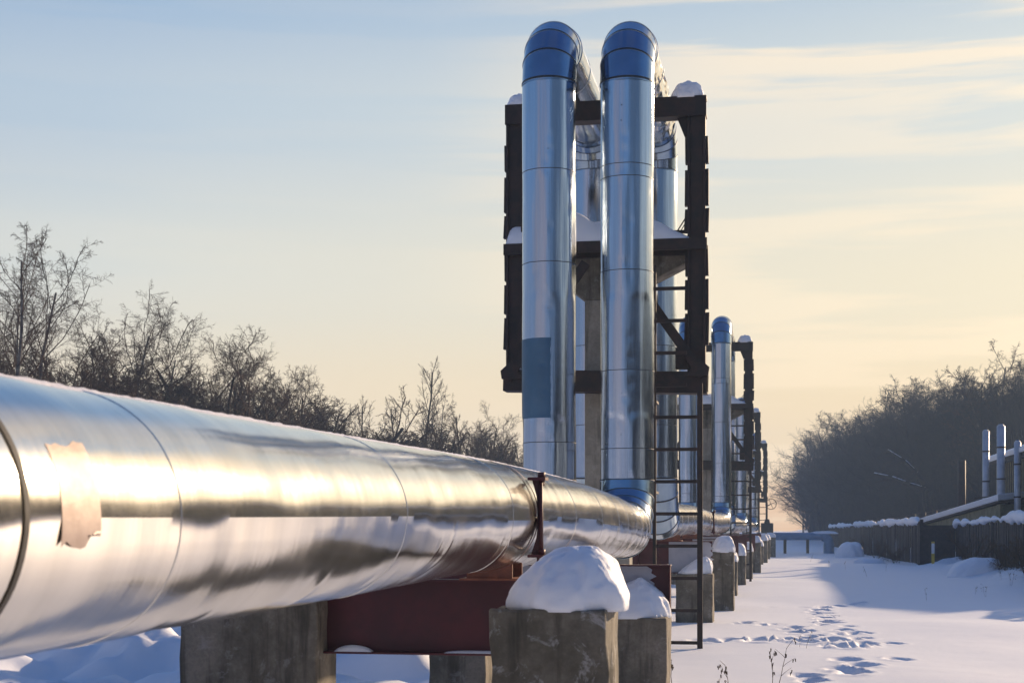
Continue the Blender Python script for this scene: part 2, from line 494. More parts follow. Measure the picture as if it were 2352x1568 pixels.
def riser_disp(seed, amp=1.0):
    rr = np.random.RandomState(seed)
    ks = rr.randint(3, 15, (12, 7)); ph = rr.rand(12, 7) * 6.28; dn = [(rr.uniform(2, 6.4), rr.choice([1.55, 1.7, 1.35, rr.uniform(.3, 2.9)]), rr.uniform(.025, .05), rr.uniform(.07, .13), rr.uniform(-.006, -.002)) for _ in range(18)]; am = rr.uniform(.4, 1.2, (12, 7)); tw = rr.uniform(-.5, .5, (12, 7))
    def f(th, s, L=1.35):
        a = s / L; i = int(math.floor(a)) % 12
        w = math.sin(math.pi * (a - math.floor(a))) ** .35
        o = np.zeros_like(th)
        for k in range(7):
            o += am[i, k] * .0150 / ks[i, k] * np.cos(ks[i, k] * th + ph[i, k] + tw[i, k] * s)
        o += .0016 * nzC(th * 5.0, s * 1.3 + seed)
        o = o * amp * w
        for (z0, t0, a_, b_, am_) in dn:
            if abs(s - z0) < .3:
                d = (th - t0 + np.pi) % (2 * np.pi) - np.pi
                o = o + am_ * np.exp(-((s - z0) / a_) ** 2 - (d / b_) ** 2)
        return o
    return f
def run_disp(seed, amp=1.0):
    rr = random.Random(seed * 3 + 1)
    cr = [(rr.uniform(3.0, 15.5), rr.uniform(-1.5, -.25), rr.uniform(.012, .035), rr.uniform(.12, .38), rr.uniform(-.0035, .003), rr.uniform(-.25, .35)) for _ in range(46)]
    def f(th, s):
        lower = .5 - .5 * np.sin(th - .35)
        o = .0022 * nzA(s * 2.2 + seed, th * .9) + .0010 * nzB(s * 7.0 + seed, th * .6)
        o += .009 * lower ** 2 * .45 * nzC(s * .9 + seed * 2, th * 1.9 + s * .8) + .0035 * lower * nzB(s * 2.7, th * 2.3 - s * 1.2 + seed)
        for (s0, t0, w, l, a, k) in cr:
            if abs(s - s0) < 1.0:
                d = (th - t0 + np.pi) % (2 * np.pi) - np.pi
                o = o + a * np.exp(-((s - s0 - k * d) / w) ** 2 - (d / l) ** 2)
        return o * amp
    return f
def foil_disp(seed):
    def f(th, s):
        return .016 * nzA(s * 2.3 + seed, th * 2) + .010 * nzB(s * 5 + seed, th * 4.5) + .006 * nzC(s * 11, th * 9)
    return f

RB = .58
PZ2 = 1.61
TOPZ = 7.01
# loops: frame depth, X shift
LOOPS = []
for i, (zf, dx, near_d, far_d) in enumerate([(18.34, 0.0, 1.52, 2.60), (42.0, .24, 1.7, 2.5), (67.0, .24, 1.6, 2.6), (91.0, .44, 1.6, 2.6)]):
    LOOPS.append(dict(zf=zf, dx=dx, near=zf - near_d, far=zf + far_d))

def build_line(root, x0, seed, ctrl, left):
    """ctrl: (Y, X, Z) of the first run"""
    cy = [c[0] for c in ctrl]; cx = [c[1] for c in ctrl]; cz = [c[2] for c in ctrl]
    rad = .30
    X = x0
    for i, L in enumerate(LOOPS):
        X = x0 + L['dx']
        Yn, Yf = Yz(L['near'], X), Yz(L['far'], X)
        L['Yn' + str(seed)] = Yn; L['Yf' + str(seed)] = Yf
        z0 = EYE - .01 if i == 0 else PZ2
        z1 = PZ2
        r = rad if i == 0 else .27
        top = TOPZ
        q = lambda p: float(p)
        ns = NS if i == 0 else 40
        # incoming run
        if i == 0:
            a, b = -5.0, Yn - RB
            cxs, cys, czs = cx + [X], cy + [b], cz + [z0]
            def smooth(v, xs, ys):
                # cubic-ish smoothing of the control polygon
                return float(np.mean([np.interp(v + d, xs, ys) for d in (-.9, -.45, 0, .45, .9) if v + d <= xs[-1]]))
            fr = lambda s: ((smooth(s, cys, cxs), s, smooth(s, cys, czs)), (1, 0, 0), (0, 0, 1))
            S = np.concatenate([np.arange(a, 1, .25), np.arange(1, 9, .02), np.arange(9, b, .05), [b]])
            sm = [1.5, 3.25, 5.3, 7.4, 9.55, 10.9, 12.1, 13.0, 13.9, 14.8, 15.6]
            tube('pipe_run', root, fr, S, r, [M['clad_h'], M['clad_h']], seams=sm, disp=run_disp(seed), seam_h=.0018, seam_w=.006)
            if not left:
                tube('lap_band', root, lambda s: fr(s), [2.522, 2.524, 2.537, 2.539], r + .0035, [M['gasket'], M['gasket']], disp=run_disp(seed))
                L['fr'] = fr
        else:
            P = LOOPS[i - 1]
            a, b = Yz(P['far'], x0 + P['dx']) + RB, Yn - RB
            xa, xb = x0 + P['dx'], X
            fr = lambda s, a=a, b=b, xa=xa, xb=xb: ((xa + (xb - xa) * (s - a) / (b - a), s, PZ2 + .02 * math.sin(s * .5)), (1, 0, 0), (0, 0, 1))
            S = np.append(np.arange(a, b, .18), b)
            tube('pipe_run', root, fr, S, r, [M['clad_h'], M['seam_light']], seams=[s for s in np.arange(a + 1, b - .3, 1.3)], disp=run_disp(seed + i, .8), seam_h=.003, seam_w=.005, nseg=ns)
        half = math.pi / 2
        gore = [0, .14, .50, .86, 1.22, half - .06, half]
        bm = [M['clad_bend'], M['seam']]
        def bend(C, mode, r_=r):
            f = bend_frame(X, C, RB, mode)
            tube('pipe_bend', root, f, [0, half], r_ + .004, bm, seams=[.035, .42, .80, 1.16, half - .035], nseg=ns, seam_h=.006, seam_w=.013, sharp=8)
        bend((Yn - RB, z0 + RB), 'up')
        rz = np.append(np.arange(z0 + RB, top - RB, .04 if i == 0 else .12), top - RB)
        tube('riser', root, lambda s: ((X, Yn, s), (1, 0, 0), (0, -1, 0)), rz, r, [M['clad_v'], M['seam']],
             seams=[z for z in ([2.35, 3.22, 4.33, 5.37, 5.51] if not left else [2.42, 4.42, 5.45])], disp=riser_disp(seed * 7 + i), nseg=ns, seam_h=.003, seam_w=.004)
        bend((Yn + RB, top - RB), 'over')
        a, b = Yn + RB, Yf - RB
        tube('crossover_run', root, lambda s: ((X, s, top), (1, 0, 0), (0, 0, 1)), np.append(np.arange(a, b, .06), b), r,
             [M['clad_h'], M['seam_light']], seams=[a + .8, a + 1.9], disp=(foil_disp(seed) if (not left and i == 0) else run_disp(seed + 3)), nseg=ns)
        bend((Yf - RB, top - RB), 'down')
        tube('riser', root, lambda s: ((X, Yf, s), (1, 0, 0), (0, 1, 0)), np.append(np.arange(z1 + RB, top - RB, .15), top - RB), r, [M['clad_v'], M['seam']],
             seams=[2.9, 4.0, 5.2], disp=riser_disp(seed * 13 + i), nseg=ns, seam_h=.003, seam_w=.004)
        bend((Yf + RB, z1 + RB), 'out')
    # tail run
    a = Yz(LOOPS[-1]['far'], X) + RB
    tube('pipe_run', root, lambda s: ((X, s, PZ2), (1, 0, 0), (0, 0, 1)), np.arange(a, a + 8, .5), .27, [M['clad_h'], M['seam_light']], nseg=32)
    return root

lineR = tag(empty('heating_pipeline', (-1.62, 0, 0)), 'big silver clad pipe nearest the camera that rises over the right side of each tower', 'pipeline')
lineL = tag(empty('heating_pipeline', (-2.48, 0, 0)), 'silver clad pipe behind the foreground pipe, its left riser carrying a dark blue patch', 'pipeline')
for o, x in ((lineR, -1.62), (lineL, -2.48)):
    pass
ctrlR = [(-5, -1.66, EYE + .0), (2.5, -1.645, EYE + .02), (5, -1.62, EYE + .045), (8, -1.575, EYE + .08), (11, -1.52, EYE + .07), (14, -1.55, EYE + .03)]
ctrlL = [(y, x - .87, z) for (y, x, z) in ctrlR]
# parts are modelled in world coordinates: give the roots' inverse back
lineR.location = (0, 0, 0); lineL.location = (0, 0, 0)
build_line(lineR, -1.622, 1, ctrlR, False)
build_line(lineL, -2.487, 2, ctrlL, True)
frR = LOOPS[0]['fr']

def patch_on(root, name, frame, s0, s1, t0, t1, r, m, n=(16, 24), ragged=0, seed=0, disp=None):
    rr = random.Random(seed)
    S = np.linspace(s0, s1, n[0]); T = np.linspace(t0, t1, n[1])
    ju = [rr.uniform(-ragged, ragged) for _ in range(n[0])]; jd = [rr.uniform(-ragged, ragged) * 2 for _ in range(n[0])]
    vs, uv = [], []
    for i, s in enumerate(S):
        p, A, B = frame(s); p = np.array(p); A = np.array(A, float); B = np.array(B, float)
        for k, t in enumerate(T):
            w = k / (n[1] - 1)
            tt = t + (ju[i] if k == n[1] - 1 else 0) + (jd[i] if k == 0 else 0)
            rl = r + (float(disp(np.array([tt]), s)[0]) if disp else 0)
            vs.append(p + rl * (math.cos(tt) * A + math.sin(tt) * B)); uv.append((tt * r, s))
    id_ = np.arange(n[0] * n[1]).reshape(n)
    F = np.stack([id_[:-1, :-1], id_[:-1, 1:], id_[1:, 1:], id_[1:, :-1]], -1).reshape(-1, 4)
    UV = np.array(uv)[F.ravel()]
    o = mesh_np(name, vs, F, m, root, None, UV)
    return o
# pinkish tape on the near pipe, dark patch on the left riser
patch_on(lineR, 'tape_patch', frR, 2.665, 2.83, R(-9), R(29), .3008, M['tape'], (9, 20), .03, 4, run_disp(1))
def patch_frame(x, Yn): return lambda s: ((x, Yn, s), (1, 0, 0), (0, -1, 0))
p = patch_on(lineL, 'repair_sheet', patch_frame(-2.487, LOOPS[0]['Yn2']), Zh(963, 204), Zh(782, 204), R(78), R(176), .302, M['clad_patch'], (40, 40), .012, 7, riser_disp(14))
# frost along the crown of the near pipe
def frost(root, x_off, fr, seed):
    rr = np.random.RandomState(seed)
    S = np.arange(1.0, 15.6, .03); T = np.linspace(R(76), R(125), 9)
    vs = []
    for s in S:
        p, A, B = fr(s); p = np.array(p)
        for k, t in enumerate(T):
            e = .004 + .0045 * rr.rand() if 0 < k < 8 else -.004
            tt = t + (rr.uniform(-.03, .03) if k == 0 else 0)
            vs.append(p + (.3 + e) * np.array((math.cos(tt), 0, math.sin(tt))) )
    n = (len(S), 9); id_ = np.arange(n[0] * n[1]).reshape(n)
    F = np.stack([id_[:-1, :-1], id_[:-1, 1:], id_[1:, 1:], id_[1:, :-1]], -1).reshape(-1, 4)
    return mesh_np('frost_rim', vs, F, M['frost'], root)
frost(lineR, 0, frR, 3)
# rivets down the right riser
for (root, X, Yn, t, zs) in ((lineR, -1.622, LOOPS[0]['Yn1'], R(97), np.arange(2.5, 6.3, .23)), (lineL, -2.487, LOOPS[0]['Yn2'], R(84), np.arange(3.9, 6.3, .25))):
    for k, z in enumerate(zs):
        if (k * 7) % 5 in (1, 3): continue
        z = z + .05 * math.sin(k * 3.1)
        mb = MB()
        tt = t + .02 * math.sin(k * 2.3)
        c = Vector((X + .3 * math.cos(tt), Yn - .3 * math.sin(tt), z)); nrm = Vector((math.cos(tt), -math.sin(tt), 0))
        mb.rod(c - nrm * .004, c + nrm * .007, .007, 8, .004)
        mb.build('rivet', M['seam'], root)

# ------------------------------------------------------------------ pipe clamp
def clamp(root, fr, s, r, sc_=1.0):
    p, A, B = fr(s); p = Vector(p)
    e = bpy.data.objects.new('pipe_clamp', None); link(e, root)
    tube('strap', e, lambda q: ((p.x, q, p.z), (1, 0, 0), (0, 0, 1)), [s - .022, s - .02, s + .02, s + .022], r + .010, [M['oxide'], M['oxide']], nseg=64)
    x = p.x + r + .028
    mb = MB(); 
    mb.rod((x, s, p.z - .24), (x - .005, s, p.z + .22), .012)
    mb.rod((x - .012, s + .05, p.z - .24), (x - .016, s + .05, p.z + .22), .012)
    mb.build('tie_rod', M['oxide'], e)
    for zz in (p.z + .20, p.z - .22):
        mb = MB(); mb.box(x - .07, x + .028, s - .045, s + .075, zz - .008, zz + .008)
        mb.rod((x, s, zz + .008), (x, s, zz + .036), .022, 6); mb.rod((x - .012, s + .05, zz - .036), (x - .012, s + .05, zz - .008), .022, 6)
        mb.build('lug', M['oxide'], e)
    # curved web plates joining rods and pipe
    mb = MB()
    poly = [(x - .055, p.z + .20), (x + .008, p.z + .20), (x - .004, p.z + .08), (x - .0, p.z), (x - .004, p.z - .08), (x + .01, p.z - .215), (x - .06, p.z - .215), (x - .03, p.z - .12), (x - .018, p.z), (x - .03, p.z + .11)]
    mb.prism(poly, s + .012, s + .022, 'y'); mb.build('web_plate', M['oxide'], e)
clamp(lineR, frR, 8.05, .30)
fr2 = lambda s: ((-1.62 + .24 * (s - 21.3) / 18.5, s, PZ2), (1, 0, 0), (0, 0, 1))
clamp(lineR, fr2, 31.0, .27)

# ------------------------------------------------------------------ steel towers
def tower():
    root = empty('pipe_tower')
    cw = .108
    st = M['steel']
    for sx in (-1, 1):
        c = MB(); x = 1.115 * sx
        # two channels back to back with lips
        zb = 3.25 if sx < 0 else 3.10
        c.box(x - cw, x - cw + .03, -.10, .10, zb, 6.449); c.box(x + cw - .03, x + cw, -.10, .10, zb, 6.449)
        c.box(x - cw + .03, x + cw - .03, -.07, .07, zb, 6.449)
        co = c.build('column', st, root, .004)
        b = MB()
        for k, (v0, v1) in enumerate([(325, 386), (399, 481), (488, 541), (572, 640), (648, 716), (724, 798)]):
            z1, z0 = Zh(v0, 187), Zh(v1, 187)
            e = .034 if sx > 0 else (.05 if k % 2 else .03)
            tp = .008 * ((k * 7) % 3 - 1)
            b.prism([(x - .145 - tp, z0), (x + .11 + e, z0 + .004), (x + .11 + e + tp, z1), (x - .14, z1 - .01)], -.045, .045)
        b.build('batten_plate', st, co)
    t = MB(); t.box(-1.235, 1.235, -.11, -.09, 6.45, 6.69); t.box(-1.235, 1.235, -.09, .11, 6.665, 6.688); t.box(-1.235, 1.235, -.09, .11, 6.452, 6.475); t.box(-1.22, 1.22, .02, .04, 6.475, 6.665)
    t.build('top_beam', st, root)
    for sx in (-1, 1):
        gs = MB(); gs.prism([(.88 * sx, 6.449), (1.006 * sx, 6.449), (1.006 * sx, 6.22), (.97 * sx, 6.22)], -.03, .03); gs.build('haunch_plate', st, root)
        # saddle blocks that carry the crossover pipes
    for x in (-.457, .408):
        gs = MB(); gs.prism([(x - .16, 6.69), (x + .16, 6.69), (x + .13, 6.755), (x, 6.712), (x - .13, 6.755)], -.09, .09); gs.build('saddle', st, root)
    m = MB(); m.box(-1.245, 1.245, -.16, -.125, 4.83, 4.965); m.box(-1.23, 1.23, -.125, .14, 4.93, 4.955); m.box(-1.23, 1.23, .14, .17, 4.82, 4.965)
    m.build('platform_beam', st, root)
    d = MB(); d.box(-1.18, 1.18, .17, .85, 4.91, 4.945); d.build('platform_deck', st, root)
    lb = MB()
    Mt = Matrix.Rotation(R(1.6), 4, 'Y')
    Mt = Matrix.Translation((0, 0, 3.265)) @ Mt @ Matrix.Translation((0, 0, -3.24))
    lb.box(-1.25, 1.25, -.15, -.125, 3.10, 3.36, 0, Mt); lb.box(-1.25, 1.25, -.125, .14, 3.335, 3.358, 0, Mt); lb.box(-1.25, 1.25, -.125, .14, 3.102, 3.125, 0, Mt); lb.box(-1.25, 1.25, .12, .14, 3.125, 3.335, 0, Mt)
    lb.build('lower_beam', st, root)
    # concrete post with corbelled head
    pst = MB(); pst.box(-.28, .28, .18, .58, -.3, 4.30); po = pst.build('post', M['conc_col'], root, .02, 2)
    hd = MB(); hd.prism([(-1.01, 4.822), (1.01, 4.822), (1.01, 4.74), (.576, 4.53), (.281, 4.302), (-.281, 4.302), (-.576, 4.53), (-1.01, 4.74)], .18, .58)
    hd.build('corbel', M['conc2'], root, .01)
    for sx in (-1, 1):
        b = MB(); b.bar((.22 * sx, -.17, 4.70), (1.20 * sx, -.17, 3.30), .05, .115); b.build('brace', st, root)
        b = MB(); b.box(min(.86 * sx, 1.003 * sx), max(.86 * sx, 1.003 * sx), -.06, .06, 3.40, 3.66); b.prism([(1.0 * sx, 3.30), (1.26 * sx, 3.30), (1.275 * sx, 3.40), (1.14 * sx, 3.52)], -.20, -.152); b.build('gusset', st, root)
    # ladder
    lad = bpy.data.objects.new('ladder', None); link(lad, root)
    y = -.30
    a = MB(); a.box(.605, .645, y - .02, y + .02, .0, 4.62); a.build('rail', st, lad)
    a = MB(); a.box(1.135, 1.20, y - .02, y + .02, -.02, 3.20); a.build('rail', st, lad)
    k = 0
    for k in range(12):
        z = .10 + .3853 * k
        x1 = 1.134 if z < 3.15 else 1.01
        yy = y if z < 3.15 else y + .05
        a = MB(); a.box(.646, x1, y - .018, y + .018, z - .022, z + .018); a.build('rung', st, lad)
    a = MB(); a.box(.82, 1.003, -.02, .02, 5.05, 5.09); a.rod((.84, 0, 5.02), (1.0, 0, 5.27), .008, 6); a.rod((.88, .03, 5.02), (1.01, .03, 5.24), .006, 6)
    a.rod((.80, .05, 5.02), (.98, .05, 4.98), .03, 7)
    a.build('wire_loop', st, root)
    for z in (3.0, 1.9):
        a = MB(); a.bar((.626, y + .02, z), (.626, .18, z), .03); a.build('ladder_stay', st, root)
    return root

def snow_blob(name, x0, x1, y0, y1, h, peak=(0, 0), seed=0, over=.04, p=2.6, wedge=0.0, m=None, ex_=.62):
    "a settled heap of snow on a rectangle; local coordinates, base at z=0"
    na, nr = 96, 26
    rr = Noise2(seed + 50)
    cx, cy, ax, ay = (x0 + x1) / 2, (y0 + y1) / 2, (x1 - x0) / 2, (y1 - y0) / 2
    vs = []
    for i in range(nr):
        t = i / (nr - 1)
        q = math.sin(t * math.pi / 2)
        rad = math.cos(t * math.pi / 2) ** ex_
        z = h * q ** 1.15
        bulge = 1 + over * math.sin(min(1, t * 3) * math.pi)
        for j in range(na):
            a = 2 * math.pi * j / na
            c, s_ = math.cos(a), math.sin(a)
            ex = 2 / (p if t < .5 else p - (p - 2) * (t - .5) * 2)
            X = math.copysign(abs(c) ** ex, c) * rad * bulge; Y = math.copysign(abs(s_) ** ex, s_) * rad * bulge
            nn = float(rr(2.2 * c + 5 + t * 2, 2.2 * s_ + 5)) * .06 + float(rr(6 * c + 9, 6 * s_ + 9 + t * 4)) * .035
            X *= 1 + nn; Y *= 1 + nn
            xx = cx + ax * X + (peak[0]) * q ** 1.6; yy = cy + ay * Y + peak[1] * q ** 1.6
            zz = z * (1 + wedge * X * (1 - q)) + h * .05 * float(rr(X * 3 + 3, Y * 3 + 8)) * q
            gq = .006 * float(nzC(xx * 38 + seed, yy * 38 + zz * 30)) + .002 * float(nzB(xx * 15 + seed, yy * 15 + zz * 15))
            xx += gq * c; yy += gq * s_; zz += gq * .7
            if i == 0: zz = -.012
            vs.append((xx, yy, zz))
    vs.append((cx + peak[0], cy + peak[1], h))
    vs.append((cx, cy, -.012))
    F = []
    for i in range(nr - 2):
        for j in range(na):
            F.append((i * na + j, i * na + (j + 1) % na, (i + 1) * na + (j + 1) % na, (i + 1) * na + j))
    me = bpy.data.meshes.new(name)
    T = len(vs) - 2
    F += [((nr - 2) * na + j, (nr - 2) * na + (j + 1) % na, T) for j in range(na)]
    F += [((j + 1) % na, j, T + 1) for j in range(na)]
    me.from_pydata(vs, [], F)
    me.polygons.foreach_set('use_smooth', [True] * len(me.polygons))
    me.materials.append(m or M['snow'])
    me.update()
    return link(bpy.data.objects.new(name, me))

ORD = ['nearest', 'second', 'third', 'farthest']
TW = []
base_tower = tower()
for i, L in enumerate(LOOPS):
    t = base_tower if i == 0 else None
    if t is None:
        t = copy_tree(base_tower)
    X = -2.03 + L['dx']
    t.location = (X, Yz(L['zf'], X), 0)
    tag(t, ['tall dark steel tower with concrete post and ladder, largest and nearest', 'second dark steel tower along the pipeline, with ladder, half hidden by the first',
            'third small dark steel tower along the pipeline, behind the second one', 'farthest tiny dark steel tower, rightmost of the row beside the valve'][i], 'pipe tower', 'steel towers over the pipe loops')
    TW.append(t)
def edge_snow(name, x0, x1, y0, y1, h, seed, slope_r=0.0):
    "layer of snow on a flat deck with a soft lumpy top"
    nx_, ny_ = 60, 14
    xs = np.linspace(x0, x1, nx_); ys = np.linspace(y0, y1, ny_)
    GX_, GY_ = np.meshgrid(xs, ys)
    ex = np.minimum(1, np.minimum(xs - x0, x1 - xs) / .12)[None]; ey = np.minimum(1, np.minimum(ys - y0, y1 - ys) / .10)[:, None]
    e = np.sqrt(np.clip(1 - (1 - ex) ** 2, 0, 1)) * np.sqrt(np.clip(1 - (1 - ey) ** 2, 0, 1))
    Hh = h * e * (.85 + .28 * nzA(GX_ * 2.1 + seed, GY_ * 2) + .1 * nzB(GX_ * 7 + seed, GY_ * 6))
    if slope_r: Hh *= np.clip((x1 - GX_) / slope_r, 0.12, 1) ** .7
    top = np.stack([GX_, GY_ , Hh], -1).reshape(-1, 3)
    bot = np.stack([GX_, GY_, np.full_like(GX_, -.008)], -1).reshape(-1, 3)
    id_ = np.arange(nx_ * ny_).reshape(ny_, nx_)
    F1 = np.stack([id_[:-1, :-1], id_[:-1, 1:], id_[1:, 1:], id_[1:, :-1]], -1).reshape(-1, 4)
    F2 = F1[:, ::-1] + nx_ * ny_
    bd = list(id_[0, :]) + list(id_[1:, -1]) + list(id_[-1, -2::-1]) + list(id_[-2:0:-1, 0])
    F3 = np.array([(bd[k], bd[k] + nx_ * ny_, bd[(k + 1) % len(bd)] + nx_ * ny_, bd[(k + 1) % len(bd)]) for k in range(len(bd))])
    return mesh_np(name, np.concatenate([top, bot]), np.concatenate([F1, F2, F3]), M['snow'])
s_l = snow_blob('snow_heap', -1.22, -.95, -.11, .11, .15, (0.02, 0), 1)
s_r = snow_blob('snow_heap', .80, 1.18, -.12, .12, .20, (.03, 0), 2, over=.06)
s_p = edge_snow('snow_layer', -1.22, 1.06, -.15, .80, .34, 4, .65)
s_b = edge_snow('snow_layer', -1.22, -.90, -.12, .12, .10, 9, .25)
for i, L in enumerate(LOOPS):
    T = TW[i].location
    tn = ['the nearest', 'the second', 'the third', 'the farthest'][i]
    for o, z, lab, cat in ((s_l, 6.688, f'small snow cap on the top left corner of {tn} steel tower', 'snow cap'), (s_r, 6.688, f'rounded snow cap on the top right corner of {tn} steel tower', 'snow cap'),
                      (s_p, 4.957, f'thick snow layer on the middle platform of {tn} steel tower', 'snow layer'), (s_b, 3.395, f'thin snow wedge at the left end of the lower beam of {tn} tower', 'snow layer')):
        c = o if i == 0 else o.copy()
        if i: col.objects.link(c)
        c.location = (T.x, T.y, z)
        tag(c, lab, cat, 'snow resting on the steel towers')

# ------------------------------------------------------------------ concrete piers, beams, caps
def pier(x0, x1, y0, y1, ztop, seed, m=None, nicks=True):
    rr = random.Random(seed)
    bm = bmesh.new()
    n = 14
    mb = MB(); mb.bm.free(); mb.bm = bm
    mb.box(x0, x1, y0, y1, -.4, ztop)
    bmesh.ops.bevel(bm, geom=bm.edges[:], offset=.012, segments=2, affect='EDGES', profile=.5)
    bmesh.ops.subdivide_edges(bm, edges=[e for e in bm.edges if e.calc_length() > .2], cuts=10, use_grid_fill=True)
    for v in bm.verts:
        k = .010 if nicks else .004
        v.co.x += k * float(nzB(v.co.y * 9 + seed, v.co.z * 6)) * (1 if abs(v.co.x - (x0 + x1) / 2) > (x1 - x0) * .45 else 0)
        v.co.y += k * float(nzC(v.co.x * 7 + seed, v.co.z * 5)) * (1 if abs(v.co.y - (y0 + y1) / 2) > (y1 - y0) * .45 else 0)
        v.co.z += k * float(nzA(v.co.x * 9 + seed, v.co.y * 9))
    me = bpy.data.meshes.new('concrete_pier'); 
    bmesh.ops.recalc_face_normals(bm, faces=bm.faces[:])
    bm.to_mesh(me); bm.free(); me.materials.append(m or M['conc'])
    return link(bpy.data.objects.new('concrete_pier', me))

def dxat(zc):
    return float(np.interp(zc, [21, 40, 44.5, 65, 69.5, 89.5], [0, .24, .24, .24, .24, .44]))
# (zc, kind, x0, x1, top, depth, cap height, peak)
PIERS = [
    (6.47, 'T', -1.225, -.708, 1.102, .50, .285, (.02, .02), 'large stained concrete pier with tall snow dome, nearest at right of the foreground pipe', 1.0),
    (11.83, 'L', -1.46, -.836, .750, .60, .30, (.06, 0), 'low streaked concrete pier just behind the nearest one, capped with peaked snow', 1.0),
    (22.93, 'L', -1.48, -.915, .766, .5, .27, (.14, 0), 'low concrete pier behind the tall ladder with wedge of snow sloping left', 1.0),
    (27.55, 'T', -1.12, -.715, 1.037, .45, .30, (.02, 0), 'tall narrow grey pier right of the ladder with full snow cap', 1.0),
    (33.5, 'L', -1.40, -.80, .72, .45, .25, (.08, 0), 'low pier in shade behind the tall narrow grey pier', 1),
    (39.5, 'L', -1.15, -.72, .76, .45, .33, (.02, 0), 'low pier with slim snow cap left of the second ladder foot', 1),
    (45.6, 'L', -1.0, -.62, .78, .45, .30, (.02, 0), 'low pier with pointed snow cap beside the second ladder foot', 1),
    (51.7, 'T', -.75, -.42, 1.00, .45, .24, (.0, 0), 'grey pier with rounded snow cap just right of the second ladder', 1),
    (60.0, 'L', -.75, -.40, .78, .45, .28, (.0, 0), 'small dark pier with snow, fourth from the far end of the pier row', 1),
    (67.0, 'L', -.62, -.25, .95, .45, .28, (.0, 0), 'tiny grey snow capped pier, third from the far end of the pier row', 1),
    (74.0, 'L', -.55, -.15, .95, .45, .28, (.0, 0), 'tiny grey snow capped pier, second from the far end of the pier row', 1),
    (82.0, 'T', -.42, .13, 1.02, .5, .26, (.0, 0), 'last dark snow capped pier where the crossing pipe starts', 1),
]
for k, (zc, kd, x0, x1, top, dp, ch, pk, lab, _) in enumerate(PIERS):
    y0 = Yz(zc, x1); y1 = y0 + dp
    o = pier(x0, x1, y0, y1, top, k * 3 + 1, M['conc'] if kd == 'T' else M['conc2'])
    tag(o, lab, 'pier', 'concrete piers on the right of the pipeline')
    w = (x1 - x0)
    if k == 0:
        c = snow_blob('snow_heap', x0 + .045, x1 + .055, y0 - .005, y1 + .05, ch * .96, (.045, 0), k + 10, over=.03, p=2.7, ex_=.98)
    elif k == 1:
        c = snow_blob('snow_heap', x0 + .02, x1 + .015, y0 + .01, y1, ch, (.07, 0), k + 10, over=.0, p=2.3, ex_=1.7)
    elif k == 2:
        c = snow_blob('snow_heap', x0 + .03, x1 - .02, y0 + .02, y1, ch, (.16, 0), k + 10, over=.0, p=2.4, wedge=.2, ex_=1.5)
    else:
        c = snow_blob('snow_heap', x0 - .0, x1 + .01, y0, y1, ch, pk, k + 10, over=.05, p=3.0)
    c.location = (0, 0, top)
    tag(c, ['big white snow dome on the nearest pier in the foreground', 'peaked snow heap on the low pier just behind the nearest one', 'snow wedge sloping left on the low pier behind the ladder',
            'full rounded snow heap on the tall narrow grey pier', 'small snow heap in the shade of the tall narrow pier', 'slim snow heap left of the second ladder foot', 'pointed snow heap beside the second ladder foot',
            'rounded snow heap just right of the second ladder', 'tiny snow heap on the fourth pier from the far end', 'tiny snow heap on the third pier from the far end', 'tiny snow heap on the second pier from the far end',
            'snow heap on the last pier by the crossing pipe'][k], 'snow cap', 'snow caps on the piers')

# big left block and the pier under the beam
XL0, XL1 = (398 - VPX) * CT / 400, (735 - VPX) * CT / 400
yl = Yz(8.575, -2.9)
o = pier(XL0, XL1, yl, yl + .40, 1.13, 77, M['conc2'])
tag(o, 'wide stained concrete block under the foreground pipe, left of the red beam', 'pier', 'concrete piers left of the pipe')
o = pier(-2.70, -2.24, Yz(11.83, -2.3), Yz(11.83, -2.3) + .5, .72, 78, M['conc2'])
tag(o, 'low concrete pier seen beneath the red beam, left of the nearest snow capped pier', 'pier', 'concrete piers left of the pipe')
for k, (zc, x0, x1, top) in enumerate([(22.9, -3.25, -2.7, .766), (27.5, -3.3, -2.9, 1.03), (33.5, -3.2, -2.6, .72), (39.5, -3.0, -2.5, .76)]):
    o = pier(x0, x1, Yz(zc, x0), Yz(zc, x0) + .45, top, 80 + k, M['conc2'])
    tag(o, ['far left pier behind the tower post, third of the left row', 'fourth pier of the left row, hidden beyond the tower', 'fifth pier of the left row beyond the tower', 'sixth pier of the left row near the second tower'][k], 'pier', 'concrete piers left of the pipe')

def ibeam(x0, x1, y, z0, z1, grey=None, lab='', fw=.17, notch=True, stiff=()):
    root = tag(empty('steel_beam', (0, 0, 0)), lab, 'steel beam', 'steel beams across the piers')
    b = MB(); b.box(x0, x1, y - .006, y + .006, z0 + .012, z1 - .012); b.build('web', M['oxide'], root)
    b = MB(); b.box(x0, x1, y - fw / 2, y + fw / 2, z1 - .0118, z1); b.build('flange', M['oxide'], root, .002)
    b = MB(); b.box(x0, x1, y - fw / 2, y + fw / 2, z0, z0 + .0118); b.build('flange', M['oxide'], root, .002)
    if grey:
        g0, g1 = grey
        n = 14; poly = [(g0, z0 + .013), (g1, z0 + .013)]
        poly += [(g1 + .03 * math.sin(t * 2.4) - .05 * (t / n) ** 2 * 0, z0 + .013 + (z1 - z0 - .026) * t / n) for t in range(1, n)]
        poly += [(g1 - .05, z1 - .013), (g0, z1 - .013)]
        b = MB(); b.prism(poly, y - .009, y - .0062); b.build('grey_paint_panel', M['greypaint'], root)
    for sx in stiff:
        b = MB(); b.box(sx - .005, sx + .005, y - fw / 2 + .01, y - .0065, z0 + .0125, z1 - .0125); b.build('stiffener', M['oxide'], root)
    return root
yb = yl + .20
